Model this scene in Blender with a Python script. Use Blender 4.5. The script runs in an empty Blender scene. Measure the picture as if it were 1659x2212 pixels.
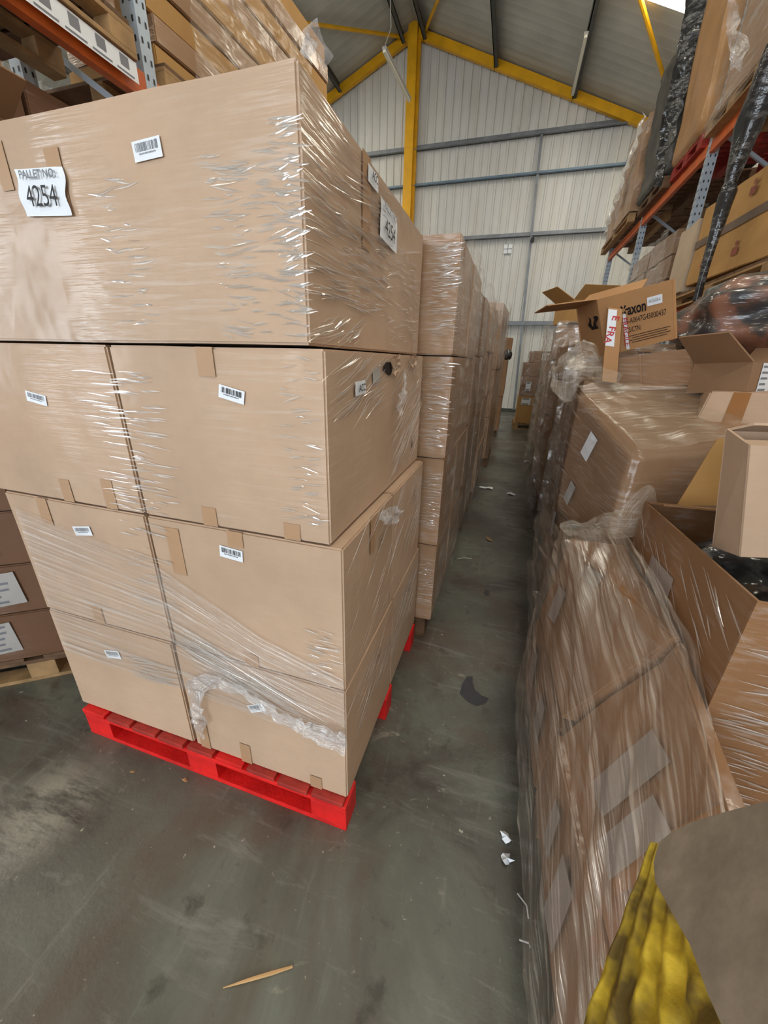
import bpy, bmesh, math, random
from mathutils import Vector, Matrix, noise
random.seed(7)
S = bpy.context.scene
COL = S.collection
PI = math.pi

# ------------------------------------------------------------------ camera
W, H, FPX = 1659, 2212, 817.0
CAM = Vector((0, 0, 1.6))
AX = (Vector((0.95349077, 0.1330122, -0.27048679)),      # world X, Y, Z seen in camera axes (right, down, forward)
      Vector((0.30051801, -0.35004084, 0.88722057)),
      Vector((0.02332974, -0.92724277, -0.37373327)))
cd = bpy.data.cameras.new('camera'); cam = bpy.data.objects.new('camera', cd); COL.objects.link(cam)
cd.sensor_fit = 'VERTICAL'; cd.sensor_height = 36.0; cd.lens = FPX / H * 36.0
cd.clip_start = 0.02; cd.clip_end = 200
m = Matrix.Identity(4)
for r in range(3):
    m[r][0] = AX[r].x; m[r][1] = -AX[r].y; m[r][2] = -AX[r].z; m[r][3] = CAM[r]
cam.matrix_world = m
S.camera = cam

def ray(u, v):
    c = Vector((u - W / 2, v - H / 2, FPX))
    return Vector((AX[0].dot(c), AX[1].dot(c), AX[2].dot(c)))
def at(u, v, y):                      # the point seen in that direction at depth y along the aisle
    d = ray(u, v); return CAM + d * (y / d.y)
def atz(u, v, z=0.0):
    d = ray(u, v); return CAM + d * ((z - CAM.z) / d.z)
def atx(u, v, x):
    d = ray(u, v); return CAM + d * (x / d.x)

# ------------------------------------------------------------------ light
S.view_settings.view_transform = 'Standard'
S.view_settings.look = 'None'
S.view_settings.gamma = 1.0
S.view_settings.use_curve_mapping = False
S.view_settings.exposure = 0.22
wd = bpy.data.worlds.new('world'); S.world = wd; wd.use_nodes = True
wd.node_tree.nodes['Background'].inputs[0].default_value = (0.72, 0.82, 1.0, 1)
wd.node_tree.nodes['Background'].inputs[1].default_value = 1.0
SKYLIGHT = 10.0
def area(name, loc, rot, sx, sy, power, color):
    ld = bpy.data.lights.new(name, 'AREA'); ld.shape = 'RECTANGLE'; ld.size = sx; ld.size_y = sy
    ld.energy = power; ld.color = color
    o = bpy.data.objects.new(name, ld); COL.objects.link(o); o.location = loc; o.rotation_euler = rot
    return o
# daylight through the open loading door behind the photographer, and through the roof lights, seen and added
area('door_daylight', (-1.6, -7.9, 2.45), (PI / 2, 0, 0), 5.6, 4.7, 440, (0.88, 0.95, 1.0))

area('added_side_light', (-11.0, -6.3, 2.3), (PI / 2, 0, -PI / 2), 3.4, 4.4, 210, (0.88, 0.95, 1.0))  # added lamp at an unseen side opening, for glints on the film

# ------------------------------------------------------------------ materials
def srgb(r, g, b):
    f = lambda c: (c / 255 / 12.92) if c / 255 <= 0.04045 else ((c / 255 + 0.055) / 1.055) ** 2.4
    return (f(r), f(g), f(b), 1)
class NT:
    def __init__(s, name):
        s.m = bpy.data.materials.new(name); s.m.use_nodes = True
        s.t = s.m.node_tree; s.t.nodes.clear(); s.out = s.n('ShaderNodeOutputMaterial')
    def n(s, typ, **kw):
        nd = s.t.nodes.new(typ)
        for k, v in kw.items():
            if k.startswith('i_'): nd.inputs[k[2:].replace('_', ' ')].default_value = v
            else: setattr(nd, k, v)
        return nd
    def l(s, a, b): s.t.links.new(a, b)
    def coords(s, kind='Object', scale=(1, 1, 1), rot=(0, 0, 0)):
        tc = s.n('ShaderNodeTexCoord'); mp = s.n('ShaderNodeMapping')
        mp.inputs['Scale'].default_value = scale; mp.inputs['Rotation'].default_value = rot
        s.l(tc.outputs[kind], mp.inputs['Vector']); return mp.outputs[0]
    def noise(s, vec, scale, detail=4, rough=.55, dist=0):
        nd = s.n('ShaderNodeTexNoise'); nd.inputs['Scale'].default_value = scale
        nd.inputs['Detail'].default_value = detail; nd.inputs['Roughness'].default_value = rough
        nd.inputs['Distortion'].default_value = dist
        s.l(vec, nd.inputs['Vector']); return nd.outputs[0]
    def ramp(s, fac, stops):
        r = s.n('ShaderNodeValToRGB'); e = r.color_ramp.elements
        while len(e) < len(stops): e.new(0.5)
        for i, (p, c) in enumerate(stops):
            e[i].position = p; e[i].color = c if len(c) == 4 else (*c, 1)
        s.l(fac, r.inputs[0]); return r.outputs[0]
    def g(s, fac, a, b, va=0.0, vb=1.0):
        mr = s.n('ShaderNodeMapRange'); mr.inputs[1].default_value = a; mr.inputs[2].default_value = b
        mr.inputs[3].default_value = va; mr.inputs[4].default_value = vb
        s.l(fac, mr.inputs[0]); return mr.outputs[0]
    def math(s, op, a, b=0.0):
        nd = s.n('ShaderNodeMath'); nd.operation = op
        for i, x in enumerate((a, b)):
            if isinstance(x, (int, float)): nd.inputs[i].default_value = x
            else: s.l(x, nd.inputs[i])
        return nd.outputs[0]
    def mix(s, fac, a, b, mode='MIX'):
        nd = s.n('ShaderNodeMix'); nd.data_type = 'RGBA'; nd.blend_type = mode
        for k, x in ((0, fac), (6, a), (7, b)):
            if isinstance(x, (int, float, tuple)): nd.inputs[k].default_value = x
            else: s.l(x, nd.inputs[k])
        return nd.outputs[2]
    def bump(s, h, strength, dist):
        b = s.n('ShaderNodeBump'); b.inputs['Strength'].default_value = strength; b.inputs['Distance'].default_value = dist
        s.l(h, b.inputs['Height']); return b.outputs[0]
    def bsdf(s, **kw):
        p = s.n('ShaderNodeBsdfPrincipled')
        for k, v in kw.items():
            k = k.replace('_', ' ')
            if isinstance(v, (int, float, tuple)): p.inputs[k].default_value = v
            else: s.l(v, p.inputs[k])
        s.l(p.outputs[0], s.out.inputs[0]); return p
MC = {}
def plain(name, col, rough=.6, metal=0.0, var=.12, scale=6.0, bump=0.0):
    if name in MC: return MC[name]
    t = NT(name); v = t.coords()
    n = t.noise(v, scale, 5)
    dk = tuple(c * (1 - var * 1.6) for c in col[:3]) + (1,); lt = tuple(min(1, c * (1 + var)) for c in col[:3]) + (1,)
    c = t.ramp(n, [(.3, dk), (.7, lt)])
    kw = dict(Base_Color=c, Roughness=rough, Metallic=metal)
    if bump: kw['Normal'] = t.bump(t.noise(v, scale * 8, 4), .5, bump)
    t.bsdf(**kw); MC[name] = t.m; return t.m
def card(name, col, film=0.0, wr=(6, 6, 90), rot=(0, 0, 0), rough_film=.16, wstr=.35, patch=2.2, cover=.5):
    """corrugated board; film > 0 is clear stretch film clinging to it, with taut wrinkles"""
    if name in MC: return MC[name]
    t = NT(name); v = t.coords()
    n1 = t.noise(v, 2.3, 5, .6); n2 = t.noise(t.coords(scale=(1, 1, 8)), 14, 4)
    dk = tuple(c * .86 for c in col[:3]) + (1,); lt = tuple(min(1, c * 1.08) for c in col[:3]) + (1,)
    c = t.ramp(n1, [(.32, dk), (.68, lt)])
    c = t.mix(t.g(n2, .35, .75, 0, .16), c, tuple(x * .8 for x in col[:3]) + (1,))
    fl = t.bump(t.noise(t.coords(scale=(1, 1, .2)), 120, 2), .12, .002)
    kw = dict(Base_Color=c, Roughness=.72, Normal=fl)
    kw['Specular_IOR_Level'] = .25
    if film:
        w = t.noise(t.coords(scale=wr, rot=rot), 1.0, 3, .55, .25)
        mask = t.noise(v, patch, 3, .55, .4)
        mk = t.g(mask, .60 - cover * .25, .72 - cover * .2, .04, 1)
        big = t.noise(v, 7, 2)
        h = t.math('ADD', t.math('MULTIPLY', w, mk), t.math('MULTIPLY', big, .8))
        kw['Coat_Weight'] = t.g(mk, 0, 1, film * .6, film)
        kw['Coat_Roughness'] = rough_film
        kw['Coat_IOR'] = 1.55
        kw['Coat_Normal'] = t.bump(h, wstr, .02)
        hz = t.math('MULTIPLY', t.g(w, .50, .70), mk)
        kw['Base_Color'] = t.mix(t.math('MULTIPLY', hz, .22 * film), c, (.82, .80, .78, 1))
    t.bsdf(**kw); MC[name] = t.m; return t.m
def film(name, lo=.08, hi=.6, us=3.0, vs=70.0, tint=(.93, .91, .87), diff=.35, rough=.14, bstr=.6, kind='UV', thr=(.48, .68)):
    if name in MC: return MC[name]
    t = NT(name)
    v = t.coords(kind, scale=(us, vs, 1) if kind == 'UV' else (us, us, vs))
    a = t.noise(v, 1.0, 4, .6, .3)
    b = t.noise(t.coords(kind, scale=(us * 3.1, vs * .22, 1) if kind == 'UV' else (us * 3, us * 3, vs * .2)), 1.0, 3)
    s = t.math('MULTIPLY', t.g(a, thr[0], thr[1]), t.g(b, .36, .62))
    fac = t.g(s, 0, 1, lo, hi)
    gl = t.n('ShaderNodeBsdfGlossy')
    gl.inputs['Color'].default_value = (.95, .95, .95, 1); gl.inputs['Roughness'].default_value = rough
    nb = t.bump(t.math('ADD', a, t.math('MULTIPLY', b, .7)), bstr, .01); t.l(nb, gl.inputs['Normal'])
    df = t.n('ShaderNodeBsdfDiffuse'); df.inputs['Color'].default_value = (*tint, 1)
    m1 = t.n('ShaderNodeMixShader'); m1.inputs[0].default_value = diff
    t.l(gl.outputs[0], m1.inputs[1]); t.l(df.outputs[0], m1.inputs[2])
    tr = t.n('ShaderNodeBsdfTransparent'); tr.inputs[0].default_value = (.97, .96, .95, 1)
    m2 = t.n('ShaderNodeMixShader'); t.l(fac, m2.inputs[0]); t.l(tr.outputs[0], m2.inputs[1]); t.l(m1.outputs[0], m2.inputs[2])
    t.l(m2.outputs[0], t.out.inputs[0]); MC[name] = t.m; return t.m

KRAFT = srgb(190, 161, 136); KRAFT_D = srgb(146, 114, 86); KRAFT_Y = srgb(190, 148, 92)
M_HERO = card('board_hero', KRAFT, .55, (5, 5, 110), cover=.35, wstr=.3)
M_HEROTOP = card('board_hero_top', KRAFT, .9, (5, 5, 90), cover=.45, wstr=.30, patch=1.6)
M_BARE = card('board_bare', KRAFT, 0)
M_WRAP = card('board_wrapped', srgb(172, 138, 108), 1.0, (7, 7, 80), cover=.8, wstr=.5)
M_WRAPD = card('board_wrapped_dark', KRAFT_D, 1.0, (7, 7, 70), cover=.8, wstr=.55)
M_BARED = card('board_bare_dark', KRAFT_D, 0)
M_YEL = card('board_yellowish', KRAFT_Y, 0)
M_YELF = card('board_yellowish_film', KRAFT_Y, .9, (20, 60, 20), cover=.8, wstr=.5)
M_DARKIN = card('board_inside', srgb(120, 88, 60), 0)
M_TAPE = plain('tape_brown', srgb(180, 144, 112), .3, var=.06)
M_TAPED = plain('tape_orange', srgb(150, 100, 52), .25, var=.08)
M_INKBR = plain('ink_dark_brown', srgb(70, 48, 34), .8)  # dark brown of the printed marks
M_PAPER = plain('paper_white', srgb(232, 236, 242), .5, var=.03)
M_PAPERG = plain('paper_grey', srgb(176, 172, 168), .5, var=.08)
M_INK = plain('ink_black', srgb(22, 20, 24), .5, var=.05)
M_INKG = plain('ink_grey', srgb(120, 122, 130), .5, var=.05)
M_RED = plain('ink_red', srgb(190, 30, 34), .5)
M_PALRED = plain('paint_red', srgb(224, 26, 24), .5, var=.16, scale=9, bump=.004)
M_PALREDD = plain('paint_red_worn', srgb(160, 44, 34), .65, var=.3, scale=7, bump=.004)
M_WOOD = plain('pine_wood', srgb(168, 134, 92), .75, var=.22, scale=8, bump=.003)
M_WOODD = plain('pine_wood_dark', srgb(112, 84, 60), .8, var=.25, scale=8, bump=.003)
M_YSTEEL = plain('yellow_paint', srgb(232, 172, 8), .45, var=.1, scale=3)
M_GALV = plain('galvanised', srgb(128, 132, 138), .45, .5, var=.15, scale=4)
M_GALVB = plain('galvanised_blue', srgb(112, 132, 150), .45, .3, var=.1, scale=4)
M_PURLIN = plain('purlin_dark', srgb(78, 78, 74), .6, .2, var=.1)
M_ORANGE = plain('orange_paint', srgb(206, 98, 36), .5, var=.15, scale=7)
M_RACKW = plain('rack_white', srgb(176, 190, 204), .45, .2, var=.06)
M_BLACKF = card('black_film', srgb(26, 26, 28), 1.0, (14, 14, 30), cover=.9, wstr=.6, rough_film=.12)
M_GREYF = card('grey_film', srgb(74, 72, 66), .4, (14, 14, 10), cover=.9, wstr=.5, rough_film=.3)
F_HAZE = film('film_haze', .10, .62, 1.5, 45, diff=.55)
F_BUNCH = film('film_bunched', .35, .95, 14, 14, diff=.3, rough=.1, bstr=1.0, tint=(.95, .96, 1))
F_SHEET = film('film_sheet', .05, .5, 2.0, 60, diff=.3)
F_HEAVY = film('film_heavy', .16, .80, 1.2, 60, diff=.40, rough=.18, tint=(.80, .68, .56), thr=(.44, .62))
F_STREAK = film('film_streak', .40, .92, 8, 8, diff=.28, rough=.10, bstr=.2, tint=(1, .98, .94))
F_GOLD = film('film_top', .12, .62, 2.0, 50, diff=.5, rough=.2, tint=(.90, .80, .62))

# ------------------------------------------------------------------ object helpers
def tag(o, label=None, cat=None, group=None, kind=None):
    if label: o['label'] = label
    if cat: o['category'] = cat
    if group: o['group'] = group
    if kind: o['kind'] = kind
    return o
class MB:
    """collects geometry in world coordinates, builds ONE mesh object"""
    def __init__(s): s.v = []; s.f = []; s.mi = []; s.uv = {}; s.smooth = False
    def add(s, vs, fs, mi=0):
        b = len(s.v); s.v += [Vector(v) for v in vs]
        s.f += [tuple(i + b for i in f) for f in fs]; s.mi += [mi] * len(fs); return b
    def box(s, lo, hi, mi=0):
        x0, y0, z0 = lo; x1, y1, z1 = hi
        s.hexa([(x0, y0, z0), (x1, y0, z0), (x1, y1, z0), (x0, y1, z0), (x0, y0, z1), (x1, y0, z1), (x1, y1, z1), (x0, y1, z1)], mi)
    def hexa(s, c, mi=0):
        s.add(c, [(3, 2, 1, 0), (4, 5, 6, 7), (0, 1, 5, 4), (1, 2, 6, 5), (2, 3, 7, 6), (3, 0, 4, 7)], mi)
    def bar(s, a, b, w, h, up=(0, 0, 1), mi=0):
        a = Vector(a); b = Vector(b); d = (b - a).normalized(); r = d.cross(Vector(up)).normalized(); u = r.cross(d)
        o = [(-w / 2, -h / 2), (w / 2, -h / 2), (w / 2, h / 2), (-w / 2, h / 2)]
        c = [a + r * x + u * y for x, y in o] + [b + r * x + u * y for x, y in o]
        s.add(c, [(0, 1, 2, 3), (7, 6, 5, 4), (0, 4, 5, 1), (1, 5, 6, 2), (2, 6, 7, 3), (3, 7, 4, 0)], mi)
    def tube(s, pts, r, n=8, mi=0):
        pts = [Vector(p) for p in pts]; b0 = len(s.v)
        for i, p in enumerate(pts):
            d = (pts[min(i + 1, len(pts) - 1)] - pts[max(i - 1, 0)]).normalized()
            a = d.cross(Vector((.3, .2, .93))).normalized(); c = a.cross(d)
            rr = r[i] if isinstance(r, (list, tuple)) else r
            s.v += [p + (a * math.cos(2 * PI * k / n) + c * math.sin(2 * PI * k / n)) * rr for k in range(n)]
        for i in range(len(pts) - 1):
            for k in range(n):
                s.f.append((b0 + i * n + k, b0 + i * n + (k + 1) % n, b0 + (i + 1) * n + (k + 1) % n, b0 + (i + 1) * n + k)); s.mi.append(mi)
        s.f.append(tuple(b0 + k for k in range(n))[::-1]); s.mi.append(mi)
        s.f.append(tuple(b0 + (len(pts) - 1) * n + k for k in range(n))); s.mi.append(mi)
    def grid(s, fn, nu, nv, mi=0):
        b = len(s.v)
        for j in range(nv + 1):
            for i in range(nu + 1): s.v.append(Vector(fn(i / nu, j / nv))); s.uv[len(s.v) - 1] = (i / nu, j / nv)
        for j in range(nv):
            for i in range(nu):
                q = b + j * (nu + 1) + i; s.f.append((q, q + 1, q + nu + 2, q + nu + 1)); s.mi.append(mi)
    def build(s, name, mats, parent=None, bevel=0.0, smooth=None, origin=None):
        if not isinstance(mats, (list, tuple)): mats = [mats]
        lo = [min(v[k] for v in s.v) for k in range(3)]; hi = [max(v[k] for v in s.v) for k in range(3)]
        org = Vector(((lo[0] + hi[0]) / 2, (lo[1] + hi[1]) / 2, lo[2])) if origin is None else Vector(origin)
        me = bpy.data.meshes.new(name); me.from_pydata([v - org for v in s.v], [], s.f)
        for mm in mats: me.materials.append(mm)
        for p, i in zip(me.polygons, s.mi): p.material_index = i
        if s.uv:
            ul = me.uv_layers.new(name='UVMap')
            for lp in me.loops: ul.data[lp.index].uv = s.uv.get(lp.vertex_index, (0, 0))
        if bevel:
            bm = bmesh.new(); bm.from_mesh(me)
            bmesh.ops.bevel(bm, geom=[e for e in bm.edges if len(e.link_faces) == 2 and e.calc_face_angle(0) > .6], offset=bevel, segments=2, affect='EDGES', profile=.6)
            bm.to_mesh(me); bm.free()
        if smooth or (smooth is None and s.smooth):
            for p in me.polygons: p.use_smooth = True
        o = bpy.data.objects.new(name, me); COL.objects.link(o)
        if parent is not None:
            o.parent = parent; o.location = org - wpos(parent)
        else: o.location = org
        return o
def wpos(o):
    p = Vector((0, 0, 0))
    while o is not None: p += o.location; o = o.parent
    return p
def empty(name, loc, label=None, cat=None, group=None, kind=None):
    o = bpy.data.objects.new(name, None); o.empty_display_size = .1; COL.objects.link(o); o.location = loc
    return tag(o, label, cat, group, kind)

def hexc(x0, x1, y0, y1, z0, z1):
    return [Vector(p) for p in ((x0, y0, z0), (x1, y0, z0), (x1, y1, z0), (x0, y1, z0), (x0, y0, z1), (x1, y0, z1), (x1, y1, z1), (x0, y1, z1))]
def yawc(c, deg, about=None):
    p = Vector(about) if about else sum(c, Vector()) / 8
    R = Matrix.Rotation(math.radians(deg), 3, 'Z'); return [R @ (v - p) + p for v in c]
FACES = {'front': (0, 1, 5, 4), 'right': (1, 2, 6, 5), 'back': (2, 3, 7, 6), 'left': (3, 0, 4, 7), 'top': (4, 5, 6, 7), 'bottom': (3, 2, 1, 0)}
def fpt(c, face, u, v, off=0.0):
    a, b, d, e = [c[i] for i in FACES[face]]
    p = a * (1 - u) * (1 - v) + b * u * (1 - v) + d * u * v + e * (1 - u) * v
    n = (b - a).cross(e - a).normalized(); return p + n * off
CAMP = {}
def carton(c, label=None, mat=None, name='cardboard_carton', cat='box', group=None, amp=.004, cuts=7, seed=0, bevel=.006, tapes=(), tape_mat=None, parent=None, smooth=False):
    """cardboard carton from eight corners, slightly buckled faces, bevelled edges; tapes = [(face,u0,v0,u1,v1)]"""
    mat = mat or M_BARE
    bm = bmesh.new(); vs = [bm.verts.new(p) for p in c]
    for f in FACES.values(): bm.faces.new([vs[i] for i in f])
    hard = {frozenset((a.index, b.index)) for a, b in ()}
    bmesh.ops.subdivide_edges(bm, edges=bm.edges[:], cuts=cuts, use_grid_fill=True)
    sv = Vector((seed * 3.7, seed * 1.3, seed * 2.1))
    bm.normal_update()
    for v in bm.verts:
        k = noise.noise(v.co * 3.2 + sv) + .5 * noise.noise(v.co * 8 + sv)
        v.co += v.normal * (k * amp)
    if bevel:
        bmesh.ops.bevel(bm, geom=[e for e in bm.edges if len(e.link_faces) == 2 and e.calc_face_angle(0) > .9], offset=bevel, segments=2, affect='EDGES')
    cen = sum(c, Vector()) / 8; org = Vector((cen.x, cen.y, min(p.z for p in c)))
    for v in bm.verts: v.co -= org
    me = bpy.data.meshes.new(name); bm.to_mesh(me); bm.free(); me.materials.append(mat)
    for p in me.polygons: p.use_smooth = smooth
    o = bpy.data.objects.new(name, me); COL.objects.link(o); o.location = org
    if parent: o.parent = parent; o.location = org - wpos(parent)
    else: tag(o, label, cat, group)
    CAMP[o.name] = amp
    for t in tapes: tape(o, c, *t, mat=tape_mat)
    return o
def tape(o, c, face, u0, v0, u1, v1, mat=None, name='packing_tape'):
    off = CAMP.get(o.name, .004) * .9 + .001
    mb = MB(); mb.grid(lambda i, j: fpt(c, face, u0 + (u1 - u0) * i, v0 + (v1 - v0) * j, off), 3, 3)
    return mb.build(name, mat or M_TAPE, o)
def frame(c, face, u, v, rot=0.0, off=.003):
    p = fpt(c, face, u, v, off); du = (fpt(c, face, u + .01, v) - fpt(c, face, u - .01, v)).normalized()
    dv = (fpt(c, face, u, v + .01) - fpt(c, face, u, v - .01)).normalized(); n = du.cross(dv).normalized(); dv = n.cross(du)
    a = math.radians(rot); return p, du * math.cos(a) + dv * math.sin(a), dv * math.cos(a) - du * math.sin(a), n
def sheet(mb, fr, w, h, cx=0, cy=0, off=0, wav=0, n=1, mi=0):
    p, du, dv, nn = fr
    mb.grid(lambda i, j: p + du * (cx + (i - .5) * w) + dv * (cy + (j - .5) * h) + nn * (off + wav * math.sin(i * 7 + j * 3) * (abs(i - .5) * 2) ** 2)
            + (du * (wav * 1.4 * math.sin(j * 9 + 1))), n, n, mi)
def text(fr, s, size, name, mat, parent, cx=0, cy=0, off=.0015, shear=0.0, bold=.0, xs=1.0, width=None):
    cu = bpy.data.curves.new('t', 'FONT'); cu.body = s; cu.size = size; cu.align_x = 'CENTER'; cu.align_y = 'CENTER'
    cu.shear = shear; cu.offset = bold; cu.resolution_u = 3
    ob = bpy.data.objects.new('t', cu); COL.objects.link(ob); bpy.context.view_layer.update()
    me0 = bpy.data.meshes.new_from_object(ob.evaluated_get(bpy.context.evaluated_depsgraph_get()))
    p, du, dv, nn = fr; mb = MB()
    if width: xx = [v.co.x for v in me0.vertices]; xs = width / (max(xx) - min(xx))
    mb.add([p + du * (cx + v.co.x * xs) + dv * (cy + v.co.y) + nn * off for v in me0.vertices], [tuple(q.vertices) for q in me0.polygons])
    bpy.data.objects.remove(ob); bpy.data.curves.remove(cu); bpy.data.meshes.remove(me0)
    return mb.build(name, mat, parent) if mb.f else None
def barcode(o, c, face, u, v, w, h, rot=0, seed=1, off=None, mat=None, faded=False):
    off = CAMP.get(o.name, .004) * 1.1 + .0015 if off is None else off
    fr = frame(c, face, u, v, rot, off)
    mb = MB(); sheet(mb, fr, w, h); st = mb.build('barcode_sticker', mat or M_PAPER, o)
    rn = random.Random(seed); mb = MB(); x = -w * .40
    while x < w * .40:
        bw = w * rn.choice((.012, .02, .034)); sheet(mb, fr, bw, h * .42, x + bw / 2, h * .16, .0006); x += bw + w * rn.choice((.012, .02, .03))
    for k in range(12): sheet(mb, fr, w * .03, h * .08, -w * .28 + k * w * .05, -h * .16, .0006)
    mb.build('barcode', M_INKG if faded else M_INK, st); return st
def paper(o, c, face, u, v, w, h, rot=0, mat=None, name='paper_label', off=None, wav=0.0, n=1, lines=0, seed=0):
    off = CAMP.get(o.name, .004) * 1.1 + .0015 if off is None else off
    fr = frame(c, face, u, v, rot, off)
    mb = MB(); sheet(mb, fr, w, h, wav=wav, n=n); st = mb.build(name, mat or M_PAPER, o)
    if lines:
        rn = random.Random(seed); mb = MB()
        for k in range(lines):
            lw = w * rn.uniform(.4, .8); sheet(mb, fr, lw, h * .35 / lines, -w * .42 + lw / 2, h * (.38 - .76 * k / max(1, lines - 1)), .0006)
        mb.build('print', M_INKG, st)
    return st, fr
def pallet(x0, x1, y0, y1, z0, label, mats=(None, None), yaw=0, group=None, along='y', nd=9, t=.02, hb=.09, name='pallet', seed=1):
    mw, md = mats[0] or M_WOOD, mats[1] or M_WOODD
    rn = random.Random(seed); cx, cy = (x0 + x1) / 2, (y0 + y1) / 2
    e = empty(name, (cx, cy, z0), label, 'pallet', group); R = Matrix.Rotation(math.radians(yaw), 3, 'Z')
    def part(nm, bx, mt):
        mb = MB(); mb.box(*bx); mb.v = [R @ (v - Vector((cx, cy, 0))) + Vector((cx, cy, 0)) for v in mb.v]
        mb.build(nm, mt, e, bevel=.003)
    lx, ly = x1 - x0, y1 - y0
    for k in range(3):
        yc = y0 + .05 + (ly - .1) * k / 2
        part('bottom_board', ((x0, yc - .05, z0), (x1, yc + .05, z0 + t)), mw)
        part('stringer_board', ((x0, yc - .05, z0 + t + hb), (x1, yc + .05, z0 + 2 * t + hb)), mw)
        for j in range(3):
            xc = x0 + .07 + (lx - .14) * j / 2
            part('block', ((xc - .07, yc - .049, z0 + t), (xc + .07, yc + .049, z0 + t + hb)), mw)
    pw = lx / nd
    for k in range(nd):
        part('deck_board', ((x0 + k * pw + .004 + rn.uniform(0, .006), y0 - rn.uniform(0, .006), z0 + 2 * t + hb), (x0 + (k + 1) * pw - .010, y1, z0 + 3 * t + hb)), md if rn.random() < .75 else mw)
    return e
def streaks(mb, o, du, dv, nn, n, L, wd=.005, hgt=.0016, jit=.5, ang=0, seed=0, spread=None, edge=None):
    """taut film ridges: long thin lens-shaped folds lying on a face; o origin, du/dv face extents"""
    if nn.y < -.9: hgt *= .30      # film pulled flat across the fronts
    rn = random.Random(seed); U = du.normalized(); V = dv.normalized()
    for _ in range(int(n * 1.6)):
        a = math.radians(ang + rn.gauss(0, jit)); s, q = rn.random(), rn.random()
        p = o + du * s + dv * q; l = L * rn.uniform(.35, 1.3); d = U * math.cos(a) + V * math.sin(a); r = nn.cross(d).normalized()
        w2 = wd * rn.uniform(.5, 1.3) / 2; h = hgt * rn.uniform(.6, 1.4); prev = None; segs = 6; vs = []
        for k in range(segs + 1):
            tt = k / segs; ww = w2 * math.sin(PI * max(.04, min(.96, tt))); c = p + d * (l * (tt - .5)) + r * (.0008 * math.sin(tt * 5 + s * 9))
            vs += [c - r * ww, c + nn * h * math.sin(PI * max(.05, min(.95, tt))), c + r * ww]
        fs = []
        for k in range(segs): b = k * 3; fs += [(b, b + 1, b + 4, b + 3), (b + 1, b + 2, b + 5, b + 4)]
        mb.add(vs, fs)
def bunch(mb, pts, wid, amp, nu=60, nv=10, seed=0, nrm=(0, -1, 0), freq=22):
    """a crumpled rope of film along pts"""
    pts = [Vector(p) for p in pts]; nn = Vector(nrm); sv = Vector((seed * 5.1, seed * 2.3, 0))
    def fn(i, j):
        t = i * (len(pts) - 1); k = min(int(t), len(pts) - 2); a, b = pts[k], pts[k + 1]; p = a.lerp(b, t - k)
        d = (b - a).normalized(); r = nn.cross(d).normalized(); w = wid[k] * (1 - (t - k)) + wid[k + 1] * (t - k)
        p = p + r * (w * (j - .5)); q = noise.noise_vector(p * freq + sv)
        return p + nn * (abs(q.x) * amp * 1.8 + amp * .2) + r * q.y * amp + d * q.z * amp
    mb.grid(fn, nu, nv)

# ================================================================== SETTING
RX, RZ, SL, SR = -3.75, 10.12, .40, -.42      # ridge and roof slopes
XL, XR, YW, YB = -11.0, 3.7, 14.3, -8.2
def roofz(x): return RZ + (SL if x < RX else SR) * (x - RX)
# floor
t = NT('concrete'); v = t.coords()
base = t.ramp(t.noise(v, 1.3, 7, .68, .8), [(.34, srgb(62, 54, 50)), (.46, srgb(86, 84, 76)), (.56, srgb(96, 98, 88)), (.68, srgb(112, 116, 106))])
base = t.mix(t.g(t.noise(v, .9, 4, .6, 1.5), .52, .64, 0, .7), base, srgb(86, 70, 60))
vs = t.coords(scale=(1.1, 6, 1), rot=(0, 0, math.radians(-40)))
base = t.mix(t.g(t.noise(vs, 2.0, 7, .75, .6), .54, .72, 0, .6), base, srgb(142, 140, 134))
vs2 = t.coords(scale=(7, .8, 1), rot=(0, 0, math.radians(-6)))
base = t.mix(t.g(t.noise(vs2, 3.0, 6, .75), .60, .75, 0, .45), base, srgb(136, 138, 128))
sp = t.g(t.noise(v, 7.5, 7, .75, 1.0), .60, .68, 0, .65)
base = t.mix(t.math('MULTIPLY', sp, t.g(t.noise(v, 1.6, 2), .50, .6)), base, srgb(160, 156, 140))
vd = t.n('ShaderNodeVectorMath'); vd.operation = 'DISTANCE'; t.l(t.coords(), vd.inputs[0]); vd.inputs[1].default_value = (2.20, -2.55, .1)
pt = t.math('MULTIPLY', t.g(vd.outputs['Value'], .08, .22, 1, 0), t.g(t.noise(vs, 5, 6, .7), .40, .55))
base = t.mix(t.math('MULTIPLY', pt, .55), base, srgb(158, 154, 140))
base = t.mix(t.g(t.noise(v, 38, 3, .6), .70, .76, 0, .75), base, srgb(190, 186, 170))
base = t.mix(t.g(t.noise(v, 9, 5, .65), .30, .40, .6, 0), base, srgb(44, 40, 38))
rg = t.g(t.noise(v, 3, 4), .3, .7, .26, .48)
t.bsdf(Base_Color=base, Roughness=rg, Normal=t.bump(t.noise(v, 60, 5), .25, .004), Specular_IOR_Level=.6)
mb = MB(); mb.box((XL, YB, -.1), (XR, YW, 0)); tag(mb.build('floor', t.m), kind='structure')
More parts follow.
